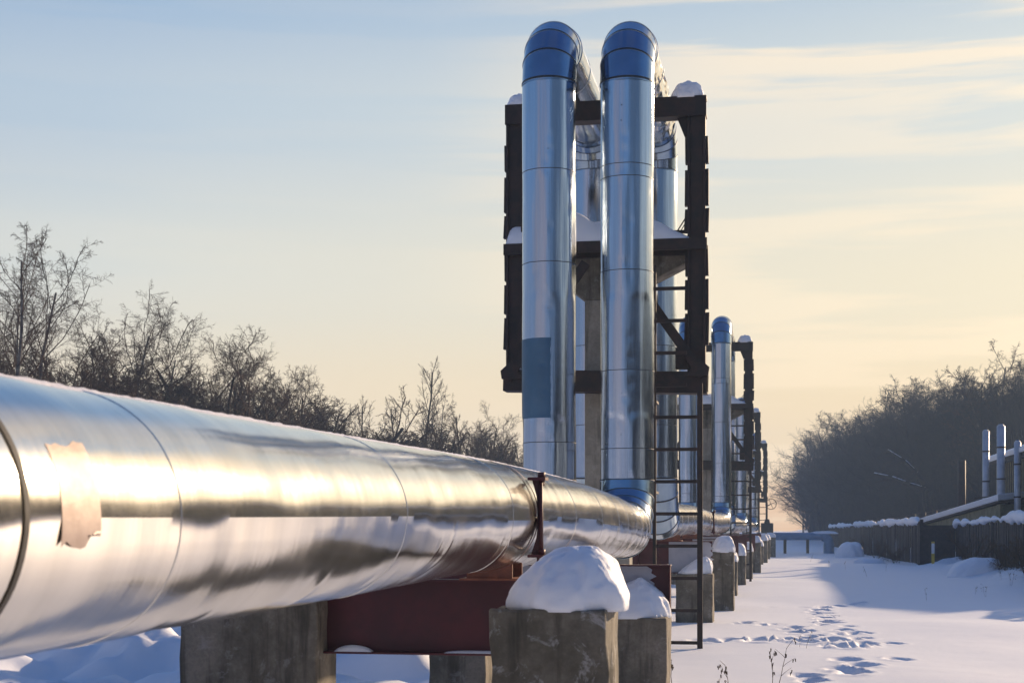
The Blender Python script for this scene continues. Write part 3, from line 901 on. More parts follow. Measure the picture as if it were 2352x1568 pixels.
ibeam(XL1 - .02, -1.0, yb, .735, 1.165, None, 'deep dark red steel beam between the wide left block and the nearest snow capped pier')
y2 = Yz(12.1, -.85) + .12
ibeam(-3.1, -.822, y2, .751, 1.163, (-2.2, -.97), 'red and pale grey steel beam ending right behind the second snow cap', stiff=(-.83,))
y3 = Yz(23.3, -.95) + .1
ibeam(-3.2, -.94, y3, .767, 1.27, (-1.62, -.945), 'red and grey painted steel beam behind the ladder and snow wedge', stiff=(-2.1,))
y4 = Yz(27.8, -.95) + .3
ibeam(-3.2, -.9, y4, .80, 1.28, (-1.5, -.95), 'red and grey steel beam behind the tall narrow grey pier')
for k, zc in enumerate([34, 40.3, 46.3, 52.2]):
    xr = [-.78, -.70, -.55, -.42][k]
    ibeam(-3.0, xr, Yz(zc, xr) + .1, .78, 1.30, (-1.7, xr - .35) if k != 1 else None, ['dark red beam under the pipes left of the fifth pier', 'dark red beam under the pipes at the foot of the second tower',
          'dark red beam under the pipes just past the second tower', 'dark red beam under the pipes near the eighth pier'][k])

def shoe(x, y, z0, pz, r, lab, L=.34):
    "pipe shoe: web and bearing plate, lit end face"
    root = tag(empty('pipe_shoe', (0, 0, 0)), lab, 'pipe shoe', 'pipe shoes on the beams')
    b = MB()
    top = pz - math.sqrt(max(0, r * r - .13 * .13)) + .0
    n = 10
    poly = [(x - .13, z0 + .012), (x + .13, z0 + .012)] + [(x + .13 - .26 * i / n, pz - math.sqrt(r * r - (.13 - .26 * i / n) ** 2) - .001) for i in range(n + 1)]
    b.prism(poly, y - L / 2, y - L / 2 + .014); b.prism(poly, y + L / 2 - .014, y + L / 2)
    b.box(x - .008, x + .008, y - L / 2 + .0142, y + L / 2 - .0142, z0 + .012, pz - r + .002)
    b.build('saddle_web', M['oxide_near'], root)
    b = MB(); b.box(x - .17, x + .17, y - L / 2 - .02, y + L / 2 + .02, z0 + .001, z0 + .0118); b.build('bearing_plate', M['oxide_near'], root)
px, _, pz = frR(yb)[0]
shoe(px, yb, 1.165, pz, .3, 'red brown shoe holding the foreground pipe on the nearest beam')
px, _, pz = frR(y2)[0]
shoe(px, y2, 1.163, pz, .3, 'small red brown shoe under the foreground pipe on the second beam')
shoe(-1.58, y3, 1.27, PZ2, .27, 'small dark shoe under the pipe just past the tall tower')
shoe(-1.55, y4, 1.28, PZ2, .27, 'small dark shoe under the pipe left of the tall narrow pier')
s = edge_snow('snow_layer', -2.5, -2.28, yb - .078, yb - .015, .05, 3); s.location = (0, 0, .747)
tag(s, 'little snow heap on the lower flange of the nearest red beam, at its left end', 'snow layer')
s = edge_snow('snow_layer', -1.85, -1.3, yb - .08, yb - .02, .02, 5); s.location = (0, 0, .747)
tag(s, 'thin snow strip on the nearest red beam, right end of its lower flange', 'snow layer')

# ------------------------------------------------------------------ far crossing pipe and valve
zcx = 92.0
root = tag(empty('crossing_pipe'), 'blue grey pipe crossing low at the far end with a snowy elbow', 'pipe')
sx = FPX / zcx
x0, y0 = W(1768, sx); x1, y1 = W(1888, sx)
zx = Zh(1231, sx)
d = Vector((x1 - x0, y1 - y0, 0)); Ld = d.length; d.normalize()
nrm = Vector((0, 0, 1)); sd = d.cross(nrm)
tube('pipe_run', root, lambda s: ((x0 + d.x * s, y0 + d.y * s, zx), tuple(sd), (0, 0, 1)), np.linspace(0, Ld, 20), .235, [M['bluegrey_pipe'], M['seam']], nseg=32)
RBc = .42
tube('pipe_bend', root, lambda p: ((x1 + d.x * RBc * math.sin(p), y1 + d.y * RBc * math.sin(p), zx - RBc + RBc * math.cos(p)), tuple(sd), (d.x * math.sin(p), d.y * math.sin(p), math.cos(p))),
     np.linspace(0, math.pi / 2, 9), .30, [M['bluegrey_pipe'], M['seam']], nseg=32)
xe, ye = x1 + d.x * RBc, y1 + d.y * RBc
tube('pipe_drop', root, lambda s: ((xe, ye, zx - RBc - s), tuple(sd), (d.x, d.y, 0)), [0, .3, .7, 1.3], .33, [M['bluegrey_pipe'], M['seam']], nseg=32)
for u in (1803, 1855):
    X, Y = W(u, sx)
    b = MB(); b.box(X - .09, X + .09, Y - .09, Y + .09, -.3, zx - .2); b.build('leg', M['steel'], root)
c = snow_blob('snow_heap', -1.0, .75, -.26, .26, .16, (.1, 0), 31); c.location = (x1 + .2, y1, zx + .16)
tag(c, 'snow lying on the elbow of the blue grey crossing pipe', 'snow cap')

root = tag(empty('gate_valve'), 'dark gate valve with round handwheel at the far end of the pipeline', 'valve')
sv = FPX / 86.0
X, Y = W(1762, sv)
b = MB(); b.rod((X - .35, Y, 1.55), (X + .35, Y, 1.55), .28, 20); b.rod((X, Y, 1.5), (X, Y, 2.05), .26, 16, .12); b.build('valve_body', M['steel'], root)
b = MB(); b.rod((X, Y, 2.05), (X, Y, 3.0), .035, 8); b.build('stem', M['steel'], root)
xw, yw, zw = X + .22, Y - .1, Zh(1157, sv)
bmw = MB()
for k in range(24):
    a0, a1 = 2 * math.pi * k / 24, 2 * math.pi * (k + 1) / 24
    bmw.rod((xw + .30 * math.cos(a0), yw, zw + .30 * math.sin(a0)), (xw + .30 * math.cos(a1), yw, zw + .30 * math.sin(a1)), .022, 6)
for k in range(2):
    a0 = math.pi * k / 2 + .4
    bmw.rod((xw - .3 * math.cos(a0), yw, zw - .3 * math.sin(a0)), (xw + .3 * math.cos(a0), yw, zw + .3 * math.sin(a0)), .016, 6)
bmw.rod((xw - .2, yw + .1, zw - .1), (xw, yw, zw), .03, 6)
bmw.build('handwheel', M['steel'], root)

# ------------------------------------------------------------------ fence, sheds, flues
def fence(lab, X0, Y0, X1, Y1, h0, h1, seed, snowlab):
    rr = random.Random(seed)
    root = tag(empty('plank_fence'), lab, 'fence')
    L = math.hypot(X1 - X0, Y1 - Y0); dx_, dy_ = (X1 - X0) / L, (Y1 - Y0) / L
    ang = math.atan2(dy_, dx_)
    mb = MB(); tops = []
    s = 0
    while s < L:
        w = rr.uniform(.16, .30)
        t = s / L
        hz = h0 + (h1 - h0) * t + rr.uniform(-.14, .04)
        off = rr.uniform(-.02, .02)
        Mt = Matrix.Translation((X0 + dx_ * s, Y0 + dy_ * s, 0)) @ Matrix.Rotation(ang, 4, 'Z') @ Matrix.Translation((0, off, 0)) @ Matrix.Rotation(rr.uniform(-.045, .045), 4, 'Y')
        mb.box(0, w - .012, -.013, .013, -.3, hz, 0, Mt)
        tops.append((s + w / 2, hz)); s += w
    mb.build('plank_panel', M['fencewood'], root)
    for k in range(int(L / 3) + 1):
        s = k * 3.0
        Mt = Matrix.Translation((X0 + dx_ * s, Y0 + dy_ * s, 0)) @ Matrix.Rotation(ang, 4, 'Z')
        b = MB(); b.box(-.06, .06, .03, .15, -.3, h0 + (h1 - h0) * s / L + .1, 0, Mt); b.build('post', M['fencewood'], root)
        b = MB()
    # snow along the top, lumpy
    S = np.arange(0, L, .09); na = 12
    vs = []
    for s in S:
        t = s / L; hz = h0 + (h1 - h0) * t
        q = max(0.0, .62 + .75 * float(nzA(s * .8 + seed, 3)) + .35 * float(nzB(s * 3.1, 7 + seed)))
        a_, b_ = .04 + .10 * min(q, 1.2), .035 + .13 * q
        dz = .04 * float(nzC(s * 1.3, seed))
        for k in range(na):
            a = 2 * math.pi * k / na
            u = a_ * math.cos(a); w = b_ * math.sin(a)
            if w < 0: w *= .5 + .5 * abs(float(nzC(s * 4, k)))
            vs.append((X0 + dx_ * s - dy_ * u, Y0 + dy_ * s + dx_ * u, hz + .02 + w + dz))
    n = (len(S), na); id_ = np.arange(n[0] * na).reshape(n); id2 = np.roll(id_, -1, 1)
    F = np.stack([id_[:-1], id2[:-1], id2[1:], id_[1:]], -1).reshape(-1, 4)
    sn = mesh_np('snow_ridge', vs, F, M['snow'])
    tag(sn, snowlab, 'snow ridge')
fence('long dark plank fence with lumpy snow running to the far right wood', 4.9, 135, 5.6, 60.0, 1.7, 1.75, 1, 'lumpy snow along the top of the long far fence')
fence('nearer dark plank fence with thick snow at the right edge', 7.0, 60.0, 7.0, 30, 1.66, 1.86, 2, 'thick lumpy snow on top of the nearer fence at the right edge')
b = MB(); b.box(5.62, 6.95, 59.95, 60.02, -.2, 1.62); o = b.build('fence_return', M['fencewood']); tag(o, 'short dark fence panel joining the far fence to the nearer one', 'fence')

# shed
XS, YS0, YS1 = 10.0, 44.0, 71.0
shed = tag(empty('shed'), 'ochre shed with snowy roof edge behind the flues at the right', 'shed')
b = MB(); b.box(XS, XS + 6, YS0, YS1, -.2, 4.35); b.build('wall', M['wall'], shed)
b = MB()
for k in range(54):
    y = YS0 + .25 + k * .5
    b.box(XS - .03, XS - .002, y - .02, y + .02, .0, 4.34)
b.build('batten', M['fencewood'], shed)
b = MB(); b.prism([(XS - .35, 4.36), (XS + 3.1, 5.5), (XS + 6.4, 4.36), (XS + 6.4, 4.48), (XS + 3.1, 5.64), (XS - .35, 4.48)], YS0 - .4, YS1 + .4); b.build('roof', M['fencewood'], shed)
b = MB(); b.prism([(XS - .42, 4.485), (XS + 3.1, 5.65), (XS + 6.4, 4.49), (XS + 6.4, 4.75), (XS + 3.1, 5.93), (XS - .28, 4.80), (XS - .45, 4.68)], YS0 - .45, YS1 + .45)
o = b.build('roof_snow', M['snow'], None, .05, 3); tag(o, 'thick snow on the ochre shed roof at the right edge', 'snow layer')
# lower lean-to, snowy slope falling away to the left/far
s1, s2 = 42.0, 58.0
xa, ya = W(2078, s1); xb, yb_ = W(2292, s2)
za, zb = Zh(1203, s1), Zh(1138, s2)
lt = tag(empty('lean_to'), 'low lean-to with long sloping snowy roof behind the fence', 'shed')
def quadslab(p0, p1, back, th):
    bm = bmesh.new()
    P = [Vector(p0), Vector(p1), Vector(p1) + Vector(back), Vector(p0) + Vector(back)]
    A = [bm.verts.new(p) for p in P]; B = [bm.verts.new(p + Vector((0, 0, th))) for p in P]
    bm.faces.new(A[::-1]); bm.faces.new(B)
    for i in range(4): bm.faces.new([A[i], A[(i + 1) % 4], B[(i + 1) % 4], B[i]])
    return bm
for nm, th, off, m_, pr in (('roof', .08, -.28, M['fencewood'], lt), ('roof_snow', .26, -.195, M['snow'], None)):
    mb = MB(); mb.bm.free(); mb.bm = quadslab((xa, ya, za + off), (xb, yb_, zb + off), (3.0, 3.0, .35), th)
    o = mb.build(nm, m_, pr, .04 if pr is None else 0, 3)
    if pr is None: tag(o, 'long white slope of snow on the lean-to roof behind the fence', 'snow layer')
mb = MB(); mb.bm.free(); mb.bm = quadslab((xa + .1, ya + .1, -.3), (xb + .1, yb_ + .1, -.3), (2.6, 2.6, 0), .5)
for v in mb.bm.verts:
    if v.co.z > 0: v.co.z = (za if (Vector((v.co.x, v.co.y)) - Vector((xa, ya))).length < (Vector((v.co.x, v.co.y)) - Vector((xb, yb_))).length else zb) - .33
mb.build('wall', M['wall'], lt)

FL = [(2209, 47, 1057, .19, 'steel', 'short dark post standing behind the fence, leftmost of the four flues'),
      (2264.5, 53, 990, .145, 'pale', 'slim pale flue pipe with domed top behind the fence'),
      (2299, 56, 978, .165, 'pale', 'thickest pale flue pipe with a band, in front of the shed'),
      (2337, 58, 1015, .13, 'pale', 'shorter pale flue pipe at the right edge before the shed')]
for (u, s, v, r, kd, lab) in FL:
    X, Y = W(u, s); zt = Zh(v, s)
    root = tag(empty('flue_pipe'), lab, 'flue', 'flues behind the fence')
    b = MB(); b.rod((X, Y, -.2), (X, Y, zt), r, 24); b.build('pipe', M['steel'] if kd == 'steel' else M['polelight'], root)
    if kd != 'steel':
        b = MB(); b.rod((X, Y, zt), (X, Y, zt + .07), r + .0, 24, r * .55); b.build('cap', M['polelight'], root)
        for z in (zt - .9, zt - 2.2):
            b = MB(); b.rod((X, Y, z), (X, Y, z + .06), r + .015, 24); b.build('band', M['steel'], root)
        b = MB(); b.bar((X - .5, Y - r - .02, zt - 2.9), (X + 1.0, Y - r - .02, zt - 2.75), .05); b.build('bracket', M['steel'], root)
# thin mesh fence on posts above
wf = tag(empty('wire_fence'), 'thin wire fence on slim posts above the plank fence', 'fence')
P0 = W(1990, 34); P1 = W(2290, 56)
pw = []
for k in range(13):
    t = k / 12; X = P0[0] + (P1[0] - P0[0]) * t + .5; Y = P0[1] + (P1[1] - P0[1]) * t
    zt = 2.0 + .75 * t
    b = MB(); b.rod((X, Y, 0), (X, Y, zt), .035, 6); b.build('post', M['steel'], wf); pw.append((X, Y, zt))
b = MB()
for k in range(12):
    for dz in (0, -.18, -.36, -.54):
        b.rod((pw[k][0], pw[k][1], pw[k][2] + dz), (pw[k + 1][0], pw[k + 1][1], pw[k + 1][2] + dz), .010, 4)
b.build('wire', M['steel'], wf)

# marker post
s_ = (1305 - HZ) / EYE * 1.0
X, Y = W(2143, 61)
mp_ = tag(empty('marker_post'), 'white and yellow marker post before the fence', 'marker post')
b = MB(); b.box(X - .05, X + .05, Y - .05, Y + .05, -.1, .55); b.build('yellow_base', M['yellow'], mp_)
b = MB(); b.box(X - .052, X + .052, Y - .052, Y + .052, .551, .93); b.build('white_section', M['white'], mp_)
b = MB(); b.box(X - .055, X + .055, Y - .055, Y + .055, .931, 1.0); b.build('cap', M['yellow'], mp_)

# snow mounds
def mound(u0, u1, s, vtop, dep, lab, seed, peak=0):
    X0, Y0 = W(u0, s); X1, _ = W(u1, s)
    base = HZ + EYE * s
    h = Zh(vtop, s)
    o = snow_blob('snow_mound', -(X1 - X0) / 2, (X1 - X0) / 2, -dep / 2, dep / 2, h, (peak, 0), seed, over=0.0, p=2.3)
    o.location = ((X0 + X1) / 2, Y0 + dep / 2, min(.12, gh((X0 + X1) / 2, Y0 + dep / 2)) - .06)
    tag(o, lab, 'snow mound', 'snow mounds near the fence')
mound(2180, 2302, 78, 1284, 1.6, 'broad smooth snow mound before the nearer fence at the right', 41, .3)
mound(1962, 2036, 56, 1281, 1.4, 'small low snow mound in the middle of the field', 42)
mound(1918, 1986, 44, 1243, 1.5, 'snow covered box shaped heap beside the far fence', 43, .1)
X, Y = W(1955, 43.6)
b = MB(); b.box(X - .68, X + .62, Y - .1, Y + 1.1, -.1, .36); o = b.build('log_pile', M['fencewood'], None, .03); tag(o, 'dark low pile half buried under the snow heap beside the far fence', 'log pile')
# bank of snow behind fence corner
# stones on the left
for k, (u, v) in enumerate([(880, 1502), (912, 1520), (855, 1486)]):
    X, Y = W(u, 190)
    bm = bmesh.new(); bmesh.ops.create_icosphere(bm, subdivisions=3, radius=.13 - .02 * k)
    for vv in bm.verts:
        vv.co *= 1 + .25 * float(nzA(vv.co.x * 9 + k, vv.co.y * 9)) ; vv.co.z *= .7
    me = bpy.data.meshes.new('stone'); bm.to_mesh(me); bm.free(); me.materials.append(M['stone'])
    for p_ in me.polygons: p_.use_smooth = True
    o = link(bpy.data.objects.new('stone', me)); o.location = (X, Y, gh(X, Y) + .03)
    tag(o, ['larger dark stone poking from the blue snow under the beam', 'dark stone right of the larger one under the beam', 'smallest dark stone left of the others under the beam'][k], 'stone', 'stones in the snow under the beam')

# ------------------------------------------------------------------ weeds
def weed(seed, h):
    rr = random.Random(seed)
    mb = MB()
    def stalk(p, d, L, r, lv):
        n = 6
        for i in range(n):
            q = p + d * (L / n)
            mb.rod(p, q, r * (1 - .6 * i / n), 5, r * (1 - .6 * (i + 1) / n)); p = q
            d = (d + Vector((rr.uniform(-.14, .14), rr.uniform(-.14, .14), rr.uniform(-.12, .06)))).normalized()
            if lv == 0 and i > 1 and rr.random() < .75:
                stalk(p.copy(), (d + Vector((rr.uniform(-.8, .8), rr.uniform(-.8, .8), -.1))).normalized(), L * rr.uniform(.15, .3), r * .6, 1)
        for k in range(2 if lv else 3):
            c = p + Vector((rr.uniform(-.012, .012), rr.uniform(-.012, .012), -rr.uniform(0, .05)))
            mb.rod(c, c + Vector((rr.uniform(-.008, .008), 0, -.028)), .0065, 5, .003)
    for k in range(rr.choice([1, 1, 2, 2])):
        stalk(Vector((rr.uniform(-.03, .03), rr.uniform(-.03, .03), -.05)), Vector((rr.uniform(-.25, .25), rr.uniform(-.2, .2), 1)).normalized(), h * rr.uniform(.6, 1), .0042, 0)
    return mb.build('dry_weed', M['weed'])
wv = [weed(k + 100, .5) for k in range(5)]
used = set()
WE = [(1552, 268, 1.15, 'dry weed beside the low streaked pier'), (1648, 262, .75, 'dry weed clump at the bottom edge right of the low pier'), (1676, 266, 1.05, 'taller dry weed behind the bottom edge clump'),
      (1772, 262, 1.0, 'single dry weed at the bottom below the footprints'), (1853, 192, .55, 'small forked weed by the wide footprints'), (1835, 190, .4, 'tiny weed left of the forked weed by the footprints'),
      (2128, 112, .7, 'dark little weed in the shaded snow at right'), (2240, 104, .6, 'short weed right of the dark little weed'), (2265, 108, .55, 'bent weed low in the shaded snow near the right edge'),
      (1990, 74, .85, 'upright twig in the snow in the middle distance'), (1905, 62, .8, 'pale weed tuft left of the upright twig'), (2035, 66, .8, 'weed just right of the small snow mound'),
      (2300, 90, .8, 'weed beside the broad snow mound'), (2320, 95, .8, 'thin weed at the right edge before the fence'), (1862, 50, .9, 'faint weed in the far shaded snow'), (1940, 64, .8, 'reddish weed tuft before the small mound')]
for k, (u, s, scl, lab) in enumerate(WE):
    o = wv[k] if k < 5 else wv[k % 5].copy()
    if k >= 5: col.objects.link(o)
    X, Y = W(u, s)
    o.location = (X, Y, gh(X, Y)); o.scale = (scl,) * 3; o.rotation_euler = (0, 0, k * 1.9)
    tag(o, lab, 'weed', 'dry weeds in the snow')

# ------------------------------------------------------------------ trees
def gen_tree(seed, H, kind, lod=1.0):
    rr = np.random.RandomState(seed)
    br = {}            # (npts, sides, part) -> list of (pts, rad)
    up = np.array((0, 0, 1.0))
    if kind == 'birch':
        nch = [int(22 * lod ** .5), 9, int(8 * lod), int(5 * lod)]; seg = [14, 8, 5, 3, 2]; wob = [.05, .11, .16, .2, .2]; trop = [.04, .05, -.02, -.12, -.22]
        ang = [(32, 50), (28, 48), (25, 55), (20, 60)]; lr = [(.30, .42), (.28, .45), (.30, .5), (.4, .7)]; t0 = [.22, .15, .15, .1]; r0 = H * .0125
    elif kind == 'fan':
        nch = [int(15 * lod ** .5), 10, int(8 * lod), int(5 * lod)]; seg = [12, 9, 5, 3, 2]; wob = [.07, .12, .17, .2, .2]; trop = [.04, .06, .01, -.06, -.12]
        ang = [(28, 50), (25, 50), (25, 60), (20, 60)]; lr = [(.45, .62), (.30, .48), (.30, .5), (.4, .7)]; t0 = [.25, .15, .15, .1]; r0 = H * .0135
    elif kind == 'crooked':
        nch = [int(12 * lod ** .5), 9, int(8 * lod), int(5 * lod)]; seg = [10, 9, 5, 3, 2]; wob = [.16, .22, .25, .25, .25]; trop = [.03, .04, .06, .05, .03]
        ang = [(35, 65), (35, 65), (30, 65), (25, 60)]; lr = [(.38, .62), (.34, .55), (.34, .55), (.4, .7)]; t0 = [.22, .2, .12, .1]; r0 = H * .019
    elif kind == 'poplar':
        nch = [int(26 * lod ** .5), 7, int(6 * lod), int(2 * lod)]; seg = [14, 7, 4, 2, 2]; wob = [.04, .07, .12, .2, .2]; trop = [.03, .12, .10, .05, 0]
        ang = [(15, 30), (15, 35), (20, 45), (20, 50)]; lr = [(.16, .28), (.3, .5), (.35, .5), (.4, .7)]; t0 = [.15, .15, .15, .1]; r0 = H * .010
    else:  # shrub
        nch = [8, 8, int(7 * lod), int(2 * lod)]; seg = [8, 6, 4, 2, 2]; wob = [.12, .15, .2, .2, .2]; trop = [.03, .05, .05, 0, 0]
        ang = [(20, 45), (25, 50), (25, 60), (25, 60)]; lr = [(.35, .6), (.35, .55), (.35, .6), (.4, .7)]; t0 = [.1, .15, .15, .1]; r0 = H * .008
    rmin = [.05, .02, .009, .0062, .0050]
    mx = 4 if lod >= 1 else 3
    def grow(p, d, L, r, lv):
        n = seg[lv]
        P = np.empty((n + 1, 3)); P[0] = p
        for i in range(n):
            d = d + rr.normal(0, wob[lv], 3) + up * trop[lv]
            d /= np.linalg.norm(d)
            P[i + 1] = P[i] + d * L / n
        tp = .22 if lv == 0 else .35
        rad = r * np.linspace(1, tp, n + 1)
        if lv < mx:
            rad = np.maximum(rad, rmin[lv] * .7)
        br.setdefault((n + 1, 7 if lv == 0 else (5 if lv == 1 else 3), 0 if lv == 0 else 1), []).append((P, rad))
        if lv >= mx: return
        for k in range(nch[lv]):
            t = t0[lv] + (1 - t0[lv]) * (k + rr.rand()) / nch[lv]
            f = t * n; i = min(int(f), n - 1); q = P[i] + (P[i + 1] - P[i]) * (f - i)
            dd = P[i + 1] - P[i]; dd /= np.linalg.norm(dd)
            a = math.radians(rr.uniform(*ang[lv]))
            if lv == 0: az = k * 2.4 + rr.uniform(-.5, .5)
            else: az = rr.uniform(0, 6.283)
            ref = np.array((1.0, 0, 0)) if abs(dd[0]) < .8 else np.array((0, 1.0, 0))
            e1 = np.cross(dd, ref); e1 /= np.linalg.norm(e1); e2 = np.cross(dd, e1)
            nd = dd * math.cos(a) + (e1 * math.cos(az) + e2 * math.sin(az)) * math.sin(a)
            ll = L * rr.uniform(*lr[lv]) * (1 - .55 * t if lv == 0 else 1 - .35 * t)
            rc = max(rmin[lv + 1], r * (1 - (1 - tp) * t) * (.50 if lv else .42))
            grow(q, nd, ll, rc, lv + 1)
    if kind == 'shrub':
        for k in range(6):
            a = rr.uniform(0, 6.28); grow(np.array((rr.uniform(-.4, .4), rr.uniform(-.4, .4), -.2)), np.array((math.cos(a) * .3, math.sin(a) * .3, 1.0)), H * rr.uniform(.6, 1), r0, 0)
    elif kind == 'crooked':
        grow(np.array((0, 0, -.2)), np.array((.12, 0, 1.0)), H * .9, r0, 0)
        grow(np.array((.2, .1, H * .12)), np.array((.45, .1, 1.0)), H * .72, r0 * .8, 0)
    else:
        grow(np.array((0, 0, -.2)), np.array((.02, 0, 1.0)), H, r0, 0)
        if kind == 'birch': grow(np.array((0, 0, H * .18)), np.array((rr.uniform(-.4, .4), rr.uniform(-.3, .3), 1.0)), H * .72, r0 * .7, 0)
    res = [[], []]; fac = [[], []]; off = [0, 0]
    for (n, k, part), lst in br.items():
        P = np.stack([a for a, _ in lst]); Rr = np.stack([b for _, b in lst])
        T = np.gradient(P, axis=1); T /= np.linalg.norm(T, axis=2, keepdims=True) + 1e-9
        ref = np.where(np.abs(T[..., :1]) < .7, np.array((1.0, 0, 0)), np.array((0, 1.0, 0)))
        e1 = np.cross(T, ref); e1 /= np.linalg.norm(e1, axis=2, keepdims=True) + 1e-9; e2 = np.cross(T, e1)
        a = np.linspace(0, 2 * np.pi, k, endpoint=False)
        V = P[:, :, None] + Rr[:, :, None, None] * (e1[:, :, None] * np.cos(a)[:, None] + e2[:, :, None] * np.sin(a)[:, None])
        B = len(lst)
        id_ = np.arange(B * n * k).reshape(B, n, k); i2 = np.roll(id_, -1, 2)
        F = np.stack([id_[:, :-1], i2[:, :-1], i2[:, 1:], id_[:, 1:]], -1).reshape(-1, 4)
        res[part].append(V.reshape(-1, 3)); fac[part].append(F + off[part]); off[part] += B * n * k
    out = [(np.concatenate(res[i]), np.concatenate(fac[i])) for i in (0, 1)]
    cv = out[1][0]; zt = np.percentile(cv[:, 2], 99.7)
    top = cv[cv[:, 2] > zt * .7]; lean = top[:, :2].mean(0) / (zt * .85)
    for v, _ in out:
        v[:, :2] -= .8 * lean * np.maximum(v[:, 2:3], 0)
        v *= H / zt
    return out

def make_tree(name, seed, H, kind, bark):
    (tv, tf), (cv, cf) = gen_tree(seed, H, kind)
    e = empty(name)
    mesh_np('trunk', tv, tf, bark, e); mesh_np('crown', cv, cf, M['twig'], e)
    return e
protos = {
    'birch_a': make_tree('birch_tree', 1, 11.5, 'birch', M['birch']),
    'birch_b': make_tree('birch_tree', 2, 10.5, 'birch', M['birch']),
    'crook_a': make_tree('bare_tree', 3, 10.0, 'crooked', M['bark']),
    'crook_b': make_tree('bare_tree', 4, 9.0, 'crooked', M['bark']),
    'birch_fan': make_tree('birch_tree', 12, 11.0, 'fan', M['birch']),
    'crook_c': make_tree('bare_tree', 15, 9.5, 'crooked', M['bark']),
    'poplar': make_tree('bare_tree', 6, 10.0, 'poplar', M['bark']),
    'shrub_a': make_tree('bare_shrub', 7, 5.0, 'shrub', M['bark']),
    'shrub_b': make_tree('bare_shrub', 8, 4.2, 'shrub', M['bark']),
}
PH = dict(birch_fan=11.0, crook_c=9.5, birch_a=11.5, birch_b=10.5, crook_a=10.0, crook_b=9.0, poplar=10.0, shrub_a=5.0, shrub_b=4.2)
first = set()
def plant(key, X, Y, h, rz, lab, cat, group=None, sxy=1.0):
    if key in first: o = copy_tree(protos[key])
    else: o = protos[key]; first.add(key)
    k = h / PH[key]
    o.location = (X, Y, gh(X, Y) - .05); o.scale = (k * sxy, k * sxy, k); o.rotation_euler = (0, 0, rz)
    tag(o, lab, cat, group)
    return o
def plantpx(key, u, vtop, s, rz, lab, cat, group=None, sxy=1.0):
    X, Y = W(u, s); plant(key, X, Y, Zh(vtop, s) - gh(X, Y), rz, lab, cat, group, sxy)
G = 'bare trees on the left'
plantpx('birch_a', -12, 500, 72, .3, 'bare birch cut by the left edge of the photo', 'tree', G)
plantpx('birch_fan', 98, 528, 66, 2.0, 'tall bare birch with forked trunk at the far left', 'tree', G, 1.05)
plantpx('crook_a', 14, 690, 60, 4.0, 'lower bare tree between the left edge and the tall birch', 'tree', G)
plantpx('crook_b', 200, 715, 62, .2, 'slanting bare tree right of the tall forked birch', 'tree', G)
plantpx('birch_fan', 338, 650, 55, 3.4, 'bare birch with spreading fan crown left of centre of the tree row', 'tree', G, 1.1)
plantpx('birch_b', 262, 735, 57, 5.0, 'thin bare birch just left of the fan crowned birch', 'tree', G, .9)
plantpx('crook_a', 470, 775, 54, 1.2, 'crooked dark tree with forked trunk right of the fan crowned birch', 'tree', G, 1.15)
plantpx('crook_c', 556, 758, 52, 2.4, 'dense round bare tree with twin dark trunks', 'tree', G, 1.2)
plantpx('crook_a', 612, 800, 50, 4.4, 'bare tree leaning behind the twin trunk tree', 'tree', G, 1.1)
plantpx('crook_c', 690, 835, 46, 5.4, 'rounded lower bare tree ending the nearer tree row', 'tree', G, 1.05)
plantpx('crook_b', 404, 820, 51, .6, 'low bare tree in front of the crooked forked tree', 'tree', G, 1.1)
for (key, u, vt, s_, rz, lab, w_) in [('crook_c', 300, 765, 56, 1.1, 'low round crowned tree left of the fan crowned birch foot', 1.3), ('crook_b', 432, 740, 53, 3.1, 'rounded bare tree between the fan crowned birch and the crooked one', 1.2),
        ('birch_fan', 386, 715, 54, 2.2, 'pale slender birch just right of the fan crowned birch', .8), ('crook_c', 520, 792, 52, 5.0, 'low dark tree filling the gap before the twin trunk tree', 1.2),
        ('crook_b', 652, 830, 48, 1.9, 'low rounded tree just left of the end of the nearer row', 1.2), ('crook_a', 150, 800, 62, 2.9, 'low bare tree at the foot of the tall forked birch', 1.2), ('birch_fan', 55, 590, 64, 4.2, 'second bare birch left of the tall forked one', .9)]:
    plantpx(key, u, vt, s_, rz, lab, 'tree', G, w_)
G2 = 'far bare trees between the nearer row and the tower'
plantpx('poplar', 985, 822, 37, .5, 'tall narrow bare tree standing out of the far thicket', 'tree', G2, 1.35)
plantpx('birch_b', 1000, 880, 36, 2.5, 'smaller birch right beside the tall narrow tree', 'tree', G2, .8)
plantpx('crook_a', 1108, 925, 36, 1.0, 'round crowned bare tree left of the steel tower', 'tree', G2, .9)
plantpx('crook_b', 1172, 955, 37, 3.0, 'bare tree partly hidden by the left riser', 'tree', G2, .9)
plantpx('poplar', 835, 905, 38, 3.0, 'slender bare tree in the far thicket, left of its tallest tree', 'tree', G2, 1.3)
plantpx('birch_a', 778, 915, 39, 1.0, 'pale bare birch at the left start of the far thicket', 'tree', G2, .9)
plantpx('poplar', 905, 912, 38, 4.0, 'thin bare tree midway along the far thicket', 'tree', G2, 1.3)
plantpx('poplar', 1052, 935, 37, 5.0, 'thin bare tree right of the tall narrow one', 'tree', G2, 1.3)
plantpx('crook_b', 738, 900, 41, 2.0, 'bushy bare tree between the nearer row and the far thicket', 'tree', G2)
rr = random.Random(9)
BR = ['below the tall birches at the left edge', 'below the slanting tree', 'below the fan crowned birch', 'below the twin trunk tree', 'at the end of the nearer tree row', 'left of the tall narrow tree', 'between the tall narrow tree and the tower']
